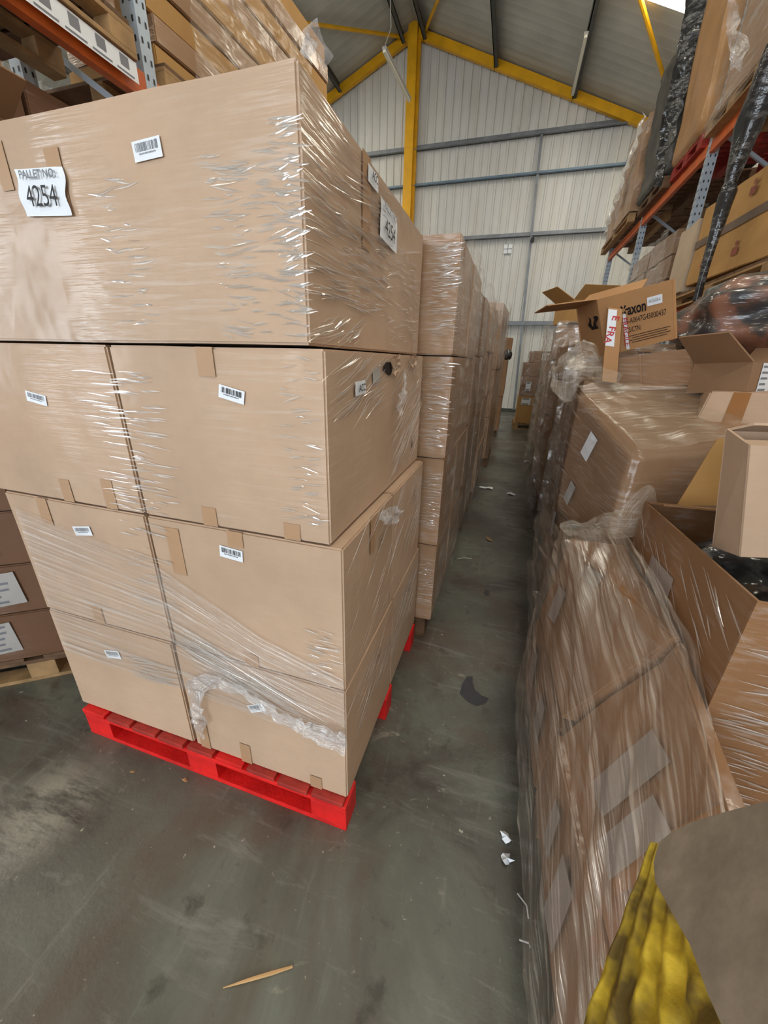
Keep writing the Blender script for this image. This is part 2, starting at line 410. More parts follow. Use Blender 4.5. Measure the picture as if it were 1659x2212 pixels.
# profiled metal end wall
t = NT('cladding'); v = t.coords()
sh = t.n('ShaderNodeSeparateXYZ'); t.l(v, sh.inputs[0])
cell = t.n('ShaderNodeTexWhiteNoise'); cell.noise_dimensions = '1D'; t.l(t.math('FLOOR', t.math('MULTIPLY', sh.outputs[0], 1 / .96)), cell.inputs['W'])
c = t.mix(cell.outputs[0], srgb(206, 206, 205), srgb(226, 225, 219))
c = t.mix(t.g(t.noise(t.coords(scale=(1, 1, .25)), 2.2, 4), .42, .75, 0, .4), c, srgb(186, 178, 160))
t.bsdf(Base_Color=c, Roughness=.45); M_CLAD = t.m
def cladding(name, a, b, zt, inward, ribs=.24, dep=.03):
    """a,b plan points; zt(t) top height; ribs stand into the room"""
    a = Vector(a); b = Vector(b); L = (b - a).length; d = (b - a) / L; n = Vector(inward); mb = MB(); prof = []
    x = 0
    while x < L:
        prof += [(x, 0), (x + ribs * .55, 0), (x + ribs * .63, dep), (x + ribs * .80, dep), (x + ribs * .88, 0)]; x += ribs
    prof.append((L, 0)); vs = []
    prof = [(min(px, L), q) for px, q in prof]
    for px, q in prof:
        p = a + d * px + n * q; vs += [(p.x, p.y, 0), (p.x, p.y, zt(p.x))]
    mb.add(vs, [(2 * i, 2 * i + 2, 2 * i + 3, 2 * i + 1) for i in range(len(prof) - 1)])
    return tag(mb.build(name, M_CLAD), kind='structure')
cladding('wall_far', (XL, YW, 0), (RX, YW, 0), roofz, (0, -1, 0)).name = 'wall_far'
cladding('wall_far_gable', (RX, YW, 0), (XR, YW, 0), roofz, (0, -1, 0)).name = 'wall_far_2'
mb = MB(); mb.box((XL - .1, YB, 4.6), (XL, -4.5, roofz(XL))); tag(mb.build('wall_left_header', M_CLAD), kind='structure').name = 'wall_left_2'
cladding('wall_left', (XL, -4.5, 0), (XL, YW, 0), lambda x: roofz(XL), (1, 0, 0))
cladding('wall_right', (XR, YB, 0), (XR, YW, 0), lambda x: roofz(XR), (-1, 0, 0))
# back wall with the open loading door
mb = MB()
for x0, x1, z0, z1 in ((XL, -4.5, 0, 7), (1.3, XR, 0, 7), (-4.5, 1.3, 4.95, 7)): mb.box((x0, YB, z0), (x1, YB + .1, z1))
mb.add([(XL, YB, 7), (XR, YB, 7), (RX, YB, RZ)], [(0, 1, 2)])
tag(mb.build('wall_back', M_CLAD), kind='structure')
# roof lining
t = NT('roof_lining'); v = t.coords()
c = t.ramp(t.noise(v, 1.2, 5), [(.3, srgb(168, 168, 160)), (.7, srgb(190, 190, 182))])
wv = t.n('ShaderNodeTexWave'); wv.wave_type = 'BANDS'; wv.bands_direction = 'Y'; wv.inputs['Scale'].default_value = 1.15
wv.inputs['Distortion'].default_value = .7; wv.inputs['Detail'].default_value = 2; t.l(v, wv.inputs['Vector'])
ln = t.g(wv.outputs[1], .90, .99)
c = t.mix(t.math('MULTIPLY', ln, .35), c, srgb(205, 202, 188))
t.bsdf(Base_Color=c, Roughness=.5, Normal=t.bump(wv.outputs[1], .25, .02)); M_ROOF = t.m
SKY_Y = [(9.7, 11.05), (5.0, 6.2), (0.4, 1.6), (-4.2, -3.0)]  # first pair is seen; the other glowing panels are added, unseen, to brighten the aisle
SKY_X = {'l': (-10.6, -6.35), 'r': (.75, 3.6)}
def roof(name, xa, xb, sk):
    mb = MB(); s0, s1 = sk
    ys = sorted([YB, YW] + [y for p in SKY_Y for y in p]); xs = sorted([xa, xb, s0, s1])
    for i in range(len(ys) - 1):
        for j in range(3):
            if xs[j] == s0 and xs[j + 1] == s1 and (ys[i], ys[i + 1]) in SKY_Y: continue
            p = [(xs[j], ys[i]), (xs[j + 1], ys[i]), (xs[j + 1], ys[i + 1]), (xs[j], ys[i + 1])]
            zz = lambda x: RZ if abs(x - RX) < 1e-6 else (RZ + (SL if xa < RX else SR) * (x - RX))
            mb.hexa([(x, y, zz(x)) for x, y in p] + [(x, y, zz(x) + .08) for x, y in p])
    return tag(mb.build(name, M_ROOF), kind='structure')
roof('ceiling_left', XL, RX, SKY_X['l']).name = 'ceiling'
roof('ceiling', RX, XR, SKY_X['r'])
t = NT('seen_and_added_glow'); v = t.coords(); wv = t.n('ShaderNodeTexWave'); wv.bands_direction = 'X'; wv.inputs['Scale'].default_value = 3.0; t.l(v, wv.inputs['Vector'])
em = t.n('ShaderNodeEmission'); t.l(t.mix(wv.outputs[1], (1, .90, .70, 1), (1, .97, .88, 1)), em.inputs[0]); em.inputs[1].default_value = SKYLIGHT
t.l(em.outputs[0], t.out.inputs[0]); M_SKY = t.m
k = 1
for key, (s0, s1) in SKY_X.items():
    for y0, y1 in SKY_Y:
        mb = MB(); zz = (lambda x: RZ + SL * (x - RX)) if key == 'l' else (lambda x: RZ + SR * (x - RX))
        p = [(s0, y0), (s1, y0), (s1, y1), (s0, y1)]; mb.hexa([(x, y, zz(x) + .05) for x, y in p] + [(x, y, zz(x) + .07) for x, y in p])
        tag(mb.build('seen_and_added_rooflight_%d' % k, M_SKY), kind='structure'); k += 1
# steelwork: yellow gable frame, girts, purlins
def trim(mb, mat, n, bevel=0):
    return tag(mb.build('trim_%d' % n, mat, bevel=bevel), kind='structure')
YS = YW - .18
mb = MB(); mb.box((RX - .16, YS - .16, 0), (RX + .10, YS + .1, RZ + .12)); mb.box((RX + .10, YS - .02, 0), (RX + .17, YS + .1, RZ)); trim(mb, M_YSTEEL, 1)
mb = MB(); mb.bar((RX + .1, YS, RZ - .19), (XR, YS, RZ - .19 + SR * (XR - RX - .1)), .12, .20); trim(mb, M_YSTEEL, 2)
mb = MB(); mb.bar((RX - .1, YS, RZ - .19), (XL, YS, RZ - .19 + SL * (XL - RX + .1)), .12, .20); trim(mb, M_YSTEEL, 3)
n = 4
for z, hh, mt in ((7.5, .13, M_GALV), (6.61, .08, M_GALVB), (5.16, .11, M_GALV), (2.78, .12, M_GALV)):
    mb = MB(); mb.box((XL + .1, YS - .03, z - hh / 2), (XR - .1, YS + .1, z - hh / 2 + .02)); mb.box((XL + .1, YS + .06, z - hh / 2), (XR - .1, YS + .09, z + hh / 2)); trim(mb, mt, n); n += 1
mb = MB()
mb.bar((-.06, YS + .03, 7.46), (.27, YS + .03, .1), .07, .05, up=(0, 1, 0)); trim(mb, M_GALV, n); n += 1
mb = MB(); mb.box((XL, YW - .06, 0), (XR, YW, .12)); trim(mb, M_PURLIN, n); n += 1
for x in (-10.2, -8.1, -5.98, -4.05, -3.45, -1.46, .63, 2.7):
    z = roofz(x); mb = MB(); mb.box((x - .05, YB, z - .24), (x - .03, YW - .1, z)); mb.box((x - .05, YB, z - .24), (x + .05, YW - .1, z - .22)); trim(mb, M_PURLIN, n); n += 1
def below_roof(x, y, d=.2): return Vector((x, y, roofz(x) - d))
for a, b in (((-4.0, 14.1), (-8.9, 8.0)), ((-3.5, 14.1), (-.9, 8.6)), ((-.4, 8.0), (2.65, 13.0))):
    mb = MB(); mb.tube([below_roof(*a, .12), below_roof(*b, .12)], .04); trim(mb, M_YSTEEL, n); n += 1
# lighter apex panel strip beside right rafter (foil edge)
mb = MB(); mb.bar((RX + .2, YS + .04, RZ - .02), (XR, YS + .04, RZ - .02 + SR * (XR - RX - .2)), .02, .16); trim(mb, M_GALV, n); n += 1
# wall fittings
mb = MB(); p = at(1150, 519, YS - .02); mb.tube([p + Vector((0, .08, 0)), p - Vector((0, .12, 0))], .055, 14)
cm = tag(mb.build('security_camera', M_INK), 'small dark round camera fixed to the end wall under the middle rail', 'camera')
mb = MB(); p = at(1097, 538, YW - .05); mb.box(p + Vector((-.12, -.02, -.12)), p + Vector((.12, 0, .12)))
lb = mb.build('wall_vent', M_PAPER, bevel=.01); tag(lb, 'small bright square vent on the end wall', 'vent')
mb = MB(); mb.box(p + Vector((-.12, -.026, -.008)), p + Vector((.12, -.021, .008))); mb.box(p + Vector((-.008, -.026, -.12)), p + Vector((.008, -.021, .12))); mb.build('crossbar', M_INKG, lb)
# batten lights
lf = NT('tube_diffuser'); lf.bsdf(Base_Color=(.8, .78, .68, 1), Roughness=.4)
def batten(a, b, label):
    e = empty('batten_light', a, label, 'light', 'unlit batten lights')
    mb = MB(); mb.bar(a, b, .09, .05); mb.build('housing', M_PAPERG, e)
    mb = MB(); mb.bar(Vector(a) + Vector((0, 0, -.045)), Vector(b) + Vector((0, 0, -.045)), .06, .05); mb.build('diffuser', lf.m, e)
    return e
a = Vector((.56, 11.75, roofz(.56) - .30)); b = Vector((.56, 13.7, roofz(.56) - .30))
batten(a, b, 'unlit strip light fixed along a roof purlin, right of the ridge'); 
a = at(830, 103, 10.2); b = at(884, 213, 11.9)
e = batten(a, b, 'unlit strip light hanging tilted on a cable beside the yellow post')
mb = MB(); mb.tube([a, at(845, 60, 10.25), at(842, -40, 10.25)], .008, 5); mb.build('cable', M_PAPERG, e)

# ================================================================== HERO PALLET (left, foreground)
XA0, XA1, YA0, YA1 = -1.63, -.352, .797, 1.83
Z = [.15, .655, 1.147, 1.622, 2.077]
pallet(-1.60, -.35, .775, 1.84, 0, 'bright red painted pallet under the tall carton stack in the foreground', (M_PALRED, M_PALREDD), name='red_pallet')
GH = 'cartons stacked on the red pallet'
def uv_front(c, x, z): return (x - c[0].x) / (c[1].x - c[0].x), (z - c[0].z) / (c[4].z - c[0].z)
HERO = {}
def hc(key, x0, x1, y0, y1, z0, z1, label, mat=None, tapes=()):
    c = hexc(x0, x1, y0, y1, z0 + .002, z1 - .004); HERO[key] = c
    HERO[key + 'o'] = carton(c, label, mat or M_HERO, group=GH, seed=len(HERO), amp=.002, tapes=tapes, bevel=.005); return HERO[key + 'o']
TP = lambda *a: a
hc('r4l', -1.628, -1.018, .797, 1.30, Z[0], Z[1], 'plain carton at the left of the bottom layer on the red pallet, front', M_BARE, [('front', .93, .0, 1.0, .0)][:0])
hc('r4r', -1.004, -.352, .797, 1.315, Z[0], Z[1], 'plain carton at the right corner of the bottom layer, over crumpled film', M_BARE,
   [('front', .04, .0, .11, .30), ('front', .33, 0, .40, .2), ('front', .78, 0, .85, .12)])
hc('r4b', -1.004, -.352, 1.325, 1.83, Z[0], Z[1], 'aisle-side carton at the rear of the bottom layer on the red pallet', M_HERO)
hc('r3l', -1.630, -1.006, .797, 1.25, Z[1], Z[2], 'left carton of the third layer down on the red pallet, barcode near its top', M_HERO, [('front', .25, .80, .33, 1.0), ('front', .42, 0, .5, .16)])
hc('r3r', -.996, -.352, .797, 1.265, Z[1], Z[2], 'right corner carton of the third layer down, front of the red pallet', M_HERO, [('front', .10, .62, .18, .95), ('front', .45, .90, .53, 1.0), ('front', .45, 0, .53, .1), ('right', .45, .75, .55, 1)])
hc('r3b', -.996, -.352, 1.275, 1.79, Z[1], Z[2], 'aisle-side carton at the rear of the third layer down on the red pallet', M_HERO)
hc('r2l', -1.660, -1.004, .797, 1.80, Z[2], Z[3], 'wide carton at the left of the second layer, beside the dark seam', M_HERO, [('front', .50, 0, .57, .16), ('front', .78, 0, .85, .2), ('front', .25, .88, .32, 1)])
hc('r2r', -.994, -.385, .797, 1.80, Z[2], Z[3], 'right carton of the second layer, torn hole in its aisle side', M_HERO, [('front', .45, .86, .53, 1.0), ('front', .35, 0, .43, .12), ('front', .78, 0, .86, .1)])
hc('r1', -1.68, -.415, .790, 1.82, Z[3], Z[4], 'long top carton of the foreground stack bearing a white 4254 sheet', M_HEROTOP,
   [('front', .505, .60, .54, .86), ('front', .38, .72, .41, .92), ('right', .30, .55, .36, 1.0)])
def stick(key, x, z, w, h, rot, seed, faded=False):
    c = HERO[key]; u, v = uv_front(c, x, z); barcode(HERO[key + 'o'], c, 'front', u, v, w, h, rot, seed, off=.0035, faded=faded)
stick('r1', -.757, 1.981, .072, .033, 3, 1, True)
stick('r2l', -1.316, 1.471, .080, .030, -9, 2, True); stick('r2r', -.632, 1.514, .072, .031, -12, 3)
stick('r3l', -1.29, 1.047, .082, .033, 9, 4, True); stick('r3r', -.70, 1.070, .078, .037, -5, 5)
stick('r4l', -1.33, .512, .080, .038, 11, 6, True); stick('r4r', -.687, .467, .072, .034, 28, 7, True)
# 4254 sheets
def note(key, face, u, v, w, h, rot, lines, wav=0.0028):
    o = HERO[key + 'o']; st, fr = paper(o, HERO[key], face, u, v, w, h, rot, name='taped_sheet', off=.006, wav=wav, n=10)
    for s, size, cy, mt, sh, bold, xs in lines: text(fr, s, size, 'lettering', mt, st, cy=cy, off=.006, shear=sh, bold=bold, xs=xs)
u, v = uv_front(HERO['r1'], -1.067, 1.934)
note('r1', 'front', u, v, .145, .088, -3, [('PALLET NO:', .021, .031, M_INKG, 0, .0004, 1.0), ('4254', .056, -.010, M_INK, -.05, 0, .86)])
def side_uv(key, y, z): c = HERO[key]; return (y - c[1].y) / (c[2].y - c[1].y), (z - c[1].z) / (c[5].z - c[1].z)
u, v = side_uv('r1', 1.318, 1.972); note('r1', 'right', u, v, .172, .095, -2, [('PALLET NO:', .024, .032, M_INKG, 0, .0004, 1.0), ('4254', .056, -.015, M_INK, 0, 0, .95)], .002)
u, v = side_uv('r1', 1.17, 2.037); note('r1', 'right', u, v, .08, .036, 0, [('ACC', .026, 0, M_INK, 0, .0005, .8)], .001)
u, v = side_uv('r2r', .998, 1.528); note('r2r', 'right', u, v, .078, .036, 2, [('ACC', .026, 0, M_INK, 0, .0005, .9)], .001)
u, v = side_uv('r2r', 1.14, 1.555); paper(HERO['r2ro'], HERO['r2r'], 'right', u, v, .07, .04, 6, M_PAPERG)
# printed handling marks on the side of lower cartons
for key, y, z in (('r3r', 1.12, 1.02), ('r3b', 1.62, 1.02), ('r4r', 1.12, .52), ('r4b', 1.62, .52)):
    u, v = side_uv(key, y, z); fr = frame(HERO[key], 'right', u, v, 0, .003); mb = MB()
    for cx, cy, w, h in ((0, .022, .04, .002), (0, -.022, .04, .002), (.02, 0, .002, .044), (-.02, 0, .002, .044), (0, .004, .022, .002), (-.006, -.006, .002, .02), (.006, -.006, .002, .02)): sheet(mb, fr, w, h, cx, cy)
    mb.build('handling_mark', M_INKBR, HERO[key + 'o'])
u, v = side_uv('r2r', 1.66, 1.25); fr = frame(HERO['r2r'], 'right', u, v, 0, .003); mb = MB(); sheet(mb, fr, .012, .03); mb.build('scuff_mark', M_INK, HERO['r2ro'])
# torn hole in the second layer, with its rim
def torn(mb, y, z, ry, rz, x, seed, ring=False):
    rn = random.Random(seed); N = 18; pts = [(y + ry * math.cos(2 * PI * k / N) * rn.uniform(.6, 1.15), z + rz * math.sin(2 * PI * k / N) * rn.uniform(.6, 1.15)) for k in range(N)]
    if not ring: mb.add([(x, a, b) for a, b in pts], [tuple(range(N))])
    else:
        o = [(x + rn.uniform(.002, .012), y + (a - y) * 1.35, z + (b - z) * 1.3) for a, b in pts]
        mb.add([(x, a, b) for a, b in pts] + o, [(k, (k + 1) % N, N + (k + 1) % N, N + k) for k in range(N)])
mb = MB(); torn(mb, 1.26, 1.575, .06, .022, -.3815, 3); mb.build('torn_hole', M_INK, HERO['r2ro'])
mb = MB(); torn(mb, 1.33, 1.585, .04, .03, -.381, 4, True); mb.build('torn_flap', M_BARE, HERO['r2ro'])
mb = MB(); torn(mb, 1.58, 1.60, .05, .02, -.381, 5, True); mb.build('torn_flap', M_BARE, HERO['r2ro'])
# stretch film of the hero load: diagonal band, ridges and the crumpled rope end
mb = MB(); mb.smooth = True
def band(i, j):
    top = [(30, 1095), (330, 1215), (560, 1375), (742, 1470)]; bot = [(140, 1405), (400, 1490), (590, 1560), (750, 1622)]
    def pl(P, s):
        s *= 3; k = min(int(s), 2); q = s - k; return (P[k][0] * (1 - q) + P[k + 1][0] * q, P[k][1] * (1 - q) + P[k + 1][1] * q)
    a = pl(top, i); b = pl(bot, i); return at(a[0] * (1 - j) + b[0] * j, a[1] * (1 - j) + b[1] * j, .797 - .008) + Vector((0, -.004 * abs(noise.noise(Vector((i * 4, j * 30, 1)))), 0))
mb.grid(band, 40, 60); mb.build  # band
fy = Vector((0, -1, 0)); X = Vector((1, 0, 0)); ZZ = Vector((0, 0, 1))
film_e = empty('stretch_wrap', (-1.0, .78, .15), 'clear stretch film wound around the cartons on the red pallet', 'plastic film')
mb.build('diagonal_band', F_HAZE, film_e)
RG = []; yf = .789
def streaks2(*a, **k):
    q = MB(); streaks(q, *a, **k); RG.append(q)
def FIN(par):
    for q in RG: q.build('film_ridges', F_STREAK, par)
    RG.clear()
def P(x, z): return Vector((x, yf, z))
streaks2(P(-1.09, 1.16), X * .22, ZZ * .40, fy, 60, .10, ang=-1, seed=1, jit=2)
streaks2(P(-1.09, .80), X * .16, ZZ * .32, fy, 26, .08, ang=-2, seed=2, jit=2)
streaks2(P(-.92, 1.66), X * .10, ZZ * .30, fy - Vector((0, .0, 0)), 22, .06, ang=0, seed=3, jit=6)
streaks2(P(-.62, 1.64), X * .20, ZZ * .32, fy, 90, .06, ang=-2, seed=4, jit=6)
streaks2(P(-.47, 1.66), X * .05, ZZ * .34, fy, 60, .045, ang=0, seed=5, jit=9)
streaks2(P(-.50, 1.20), X * .09, ZZ * .40, fy, 30, .05, ang=2, seed=6, jit=8)
streaks2(P(-1.23, .44), X * .18, ZZ * .10, fy, 34, .12, ang=8, seed=7, jit=4)
streaks2(P(-.95, .60), X * .15, ZZ * .10, fy, 26, .28, ang=-22, seed=8, jit=3, wd=.005)
streaks2(P(-.80, .50), X * .25, ZZ * .12, fy, 44, .26, ang=-21, seed=9, jit=3, wd=.005)
streaks2(P(-.46, .66), X * .09, ZZ * .22, fy, 26, .05, ang=-3, seed=10, jit=6)
FIN(film_e)
# side face ridges
sx = Vector((1, 0, 0)); Yv = Vector((0, 1, 0))
def Q(x, y, z): return Vector((x, y, z))
streaks2(Q(-.410, .82, 1.72), Yv * .5, ZZ * .25, sx, 130, .14, ang=2, seed=11, jit=4)
streaks2(Q(-.410, .95, 1.96), Yv * .35, ZZ * .09, sx, 22, .18, ang=4, seed=12, jit=3)
streaks2(Q(-.410, 1.35, 1.65), Yv * .4, ZZ * .3, sx, 60, .12, ang=2, seed=13, jit=6)
streaks2(Q(-.410, .82, 1.64), Yv * .25, ZZ * .05, sx, 22, .12, ang=14, seed=14, jit=5)
streaks2(Q(-.380, .85, 1.45), Yv * .4, ZZ * .15, sx, 34, .16, ang=18, seed=15, jit=6)
streaks2(Q(-.380, 1.35, 1.2), Yv * .4, ZZ * .38, sx, 70, .2, ang=24, seed=16, jit=5)
streaks2(Q(-.348, .85, .72), Yv * .9, ZZ * .4, sx, 36, .2, ang=30, seed=17, jit=6)
streaks2(Q(-.348, .85, .36), Yv * .9, ZZ * .22, sx, 60, .22, ang=20, seed=18, jit=9)
FIN(film_e)
mb = MB(); mb.smooth = True
rp = [at(*p, .78) for p in ((440, 1590), (430, 1530), (425, 1480), (470, 1465), (540, 1500), (600, 1540), (680, 1580), (750, 1602))]
bunch(mb, rp, [.03, .07, .07, .04, .045, .06, .08, .10], .016, 150, 16, 3)
mb.build('crumpled_rope', F_BUNCH, film_e)
mb = MB(); mb.smooth = True; bunch(mb, [(-.37, 1.42, 1.56), (-.36, 1.36, 1.49), (-.365, 1.30, 1.43)], [.02, .06, .05], .014, 40, 8, 4, nrm=(1, 0, 0), freq=30); mb.build('crumpled_tuft', F_BUNCH, film_e)
mb = MB(); mb.smooth = True; bunch(mb, [(-.345, 1.05, 1.14), (-.335, 1.18, 1.10), (-.34, 1.28, 1.06)], [.03, .07, .03], .02, 40, 8, 5, nrm=(1, 0, 0), freq=30); mb.build('crumpled_tuft', F_BUNCH, film_e)
mb = MB(); mb.smooth = True; bunch(mb, [(-.405, .80, 2.07), (-.39, .80, 2.10), (-.38, .84, 2.08)], [.02, .03, .02], .01, 14, 6, 6, nrm=(0, -1, 0), freq=30); mb.build('crumpled_tuft', F_BUNCH, film_e)


# ================================================================== LEFT ROW BEHIND THE HERO
LW = ['bottom', 'second', 'third', 'fourth', 'fifth']
def film_wall(name, label, fn, nu=40, nv=60, mat=None, amp=.02, nrm=(1, 0, 0), seed=0, fz=(5, 5, 9)):
    mb = MB(); mb.smooth = True; nn = Vector(nrm); sv = Vector((seed * 7.7, 0, 0))
    def g(i, j):
        p = Vector(fn(i, j)); q = Vector((p.x * fz[0], p.y * fz[1], p.z * fz[2])) + sv
        return p + nn * (amp * (noise.noise(q) + .5 * noise.noise(q * 2.3) + .8))
    mb.grid(g, nu, nv); o = mb.build(name, mat or F_SHEET); return tag(o, label, 'plastic film', 'stretch film around the pallet loads')
def stack(x0, x1, y0, y1, zs, where, mat, group, ycuts=1, jit=.012, seed=1, yaw=0, amp=.005, lean=0.0):
    rn = random.Random(seed); out = []
    for k in range(len(zs) - 1):
        for q in range(ycuts):
            ya = y0 + (y1 - y0) * q / ycuts + .003; yb = y0 + (y1 - y0) * (q + 1) / ycuts - .003; j = rn.uniform(-jit, jit)
            c = hexc(x0 + j, x1 + j, ya, yb, zs[k] + .002, zs[k + 1] - .003)
            if yaw: c = yawc(c, yaw, ((x0 + x1) / 2, (y0 + y1) / 2, 0))
            lv = LW[k] if k < len(zs) - 2 else 'topmost'
            side = '' if ycuts == 1 else (' at its near end' if q == 0 else ' at its far end')
            o = carton(c, 'film-wrapped carton, %s layer%s of %s' % (lv, side, where), mat, group=group, seed=seed * 10 + k * 3 + q, amp=amp, tapes=[('front', .46, .8, .56, 1)])
            out.append((o, c))
    return out
GL = 'wrapped cartons in the left-hand row'
zB = [.145, .648, 1.140, 1.622, 2.095]
pallet(-1.45, -.30, 1.9, 2.95, 0, 'weathered pallet behind the red pallet, under the second left stack', (M_WOODD, M_WOODD), name='wooden_pallet')
B = stack(-1.45, -.262, 1.875, 2.95, zB, 'the stack just behind the red pallet', M_WRAP, GL, 2, .004, 3, amp=.003)
F_ROW = film('film_row', .10, .85, 2.2, 34, diff=.35, rough=.16)
def side_film(n, x, y0, y1, z1, mat=None, bulge=.03, amp=.02, seed=0, top=0.0):
    mat = F_ROW; bulge *= .6; amp *= .8; top *= .6
    return film_wall('stretch_wrap', n, lambda i, j: (x + bulge * math.sin(PI * i) * (.3 + .7 * j), y0 + (y1 - y0) * i, .12 + (z1 - .12) * j + top * math.sin(PI * i) * j), seed=seed, amp=amp, mat=mat)
side_film('puckered film on the aisle side of the second left stack', -.255, 1.90, 2.98, 2.10, F_HAZE, .03, .018, 1, .03)
mb = MB(); yf = 1.868
f2 = empty('stretch_wrap', (-.4, 1.86, .6), 'glinting film across the front of the stack behind the red pallet', 'plastic film', 'stretch film around the pallet loads')
for k, (x, z, w, h, nn_, ll) in enumerate(((-.37, 1.70, .10, .36, 90, .07), (-.36, 1.20, .09, .40, 80, .08), (-.36, .75, .08, .3, 40, .06), (-.36, .35, .07, .2, 20, .05))):
    streaks2(Vector((x, yf, z)), X * w, ZZ * h, fy, nn_, ll, ang=2, seed=30 + k, jit=5)
FIN(f2)
pallet(-1.4, -.27, 3.05, 4.25, 0, 'pallet under the third stack of the left row', (M_WOODD, M_WOODD), name='wooden_pallet')
stack(-1.4, -.27, 3.02, 4.25, [.145, .64, 1.14, 1.64, 2.10], 'the third left stack', M_WRAPD, GL, 2, .02, 5, amp=.008)
side_film('loose wrinkled film on the third stack of the left row', -.25, 3.02, 4.28, 2.12, F_HAZE, .04, .03, 2, .04)
pallet(-1.35, -.25, 4.45, 5.6, 0, 'pallet under the fourth stack of the left row', (M_WOODD, M_WOODD), name='wooden_pallet')
stack(-1.35, -.25, 4.42, 5.6, [.145, .66, 1.2, 1.7, 2.16], 'the fourth left stack', M_WRAP, GL, 2, .02, 6, amp=.008)
side_film('wrinkled film on the fourth stack of the left row', -.235, 4.42, 5.62, 2.18, F_HAZE, .03, .03, 3, .03)
pallet(-1.3, -.17, 6.3, 7.4, 0, 'pallet under the tallest stack far down the left row', (M_WOODD, M_WOODD), name='wooden_pallet')
stack(-1.3, -.19, 6.25, 7.4, [.145, .8, 1.5, 2.38], 'the tall stack far down the left row', M_WRAP, GL, 1, .01, 7, yaw=-3, amp=.006)
side_film('film over the tall stack far down the left row', -.165, 6.2, 7.42, 2.40, F_HAZE, .03, .03, 4)
pallet(-1.2, -.14, 9.2, 10.3, 0, 'pallet under the last low stack of the left row', (M_WOODD, M_WOODD), name='wooden_pallet')
stack(-1.2, -.10, 9.1, 10.3, [.145, .9, 1.66], 'the last low stack of the left row', M_BARED, GL, 1, .01, 8, amp=.006)
o = carton(hexc(-.6, -.05, 9.4, 9.9, 1.66, 2.1), 'small open-topped carton on top of the last low left stack', M_BARED, amp=.01)
mb = MB(); mb.smooth = True
def blob(c, r, seed, amp=.25, freq=4):
    c = Vector(c)
    def g(i, j):
        th = 2 * PI * i; ph = PI * (j * .998 + .001) - PI / 2; d = Vector((math.cos(th) * math.cos(ph), math.sin(th) * math.cos(ph), math.sin(ph)))
        k = 1 + amp * noise.noise(d * freq * .5 + Vector((seed, 0, 0)))
        return c + Vector((d.x * r[0] * k, d.y * r[1] * k, d.z * r[2] * k))
    return g
mb.grid(blob((-.12, 9.25, 1.76), (.1, .1, .10), 3), 20, 12); tag(mb.build('plastic_bag', M_BLACKF), 'small black plastic bag on the last low left stack', 'bag')

# ================================================================== LOAD AT FAR LEFT, LOW, BEHIND THE HERO
pc = Vector((-2.02, 1.0, 0)); d1 = Vector((-.80, -.60, 0)).normalized(); d2 = Vector((-.60, .80, 0)).normalized()
def oblique(a0, a1, b0, b1, z0, z1):     # a along the visible face leftwards, b into depth
    q = lambda a, b, z: pc + d1 * a + d2 * b + Vector((0, 0, z))
    return [q(a1, b0, z0), q(a0, b0, z0), q(a0, b1, z0), q(a1, b1, z0), q(a1, b0, z1), q(a0, b0, z1), q(a0, b1, z1), q(a1, b1, z1)]
e = empty('wooden_pallet', pc, 'wooden pallet at the left edge, beyond the red pallet', 'pallet')
for nm, (a0, a1, b0, b1, z0, z1), mt in [('bottom_board', (0, 1.2, b, b + .1, 0, .02), M_WOOD) for b in (0, .45, .9)] + [('block', (a, a + .12, b, b + .1, .02, .11), M_WOOD) for a in (.06, .54, 1.08) for b in (0, .45, .9)] \
        + [('stringer_board', (0, 1.2, b, b + .1, .11, .13), M_WOODD) for b in (0, .45, .9)] + [('deck_board', (a, a + .1, 0, 1, .13, .15), M_WOODD) for a in (0, .18, .37, .55, .74, .92, 1.1)]:
    mb = MB(); mb.hexa(oblique(a0, a1, b0, b1, z0, z1)); mb.build(nm, mt, e, bevel=.003)
GO = 'dark cartons at the left edge'
zs = [.152, .42, .68, .94, 1.25]
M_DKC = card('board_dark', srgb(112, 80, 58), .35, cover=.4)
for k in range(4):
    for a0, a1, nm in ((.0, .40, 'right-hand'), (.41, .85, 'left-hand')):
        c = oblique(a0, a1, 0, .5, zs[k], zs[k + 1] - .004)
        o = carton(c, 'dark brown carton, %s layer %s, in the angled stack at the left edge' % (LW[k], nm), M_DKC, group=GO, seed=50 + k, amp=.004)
        if a0 == 0: paper(o, c, 'front', .55 if k else .42, .52, .20 if k == 1 else .13, .17, 4, M_PAPERG, lines=5, seed=k)

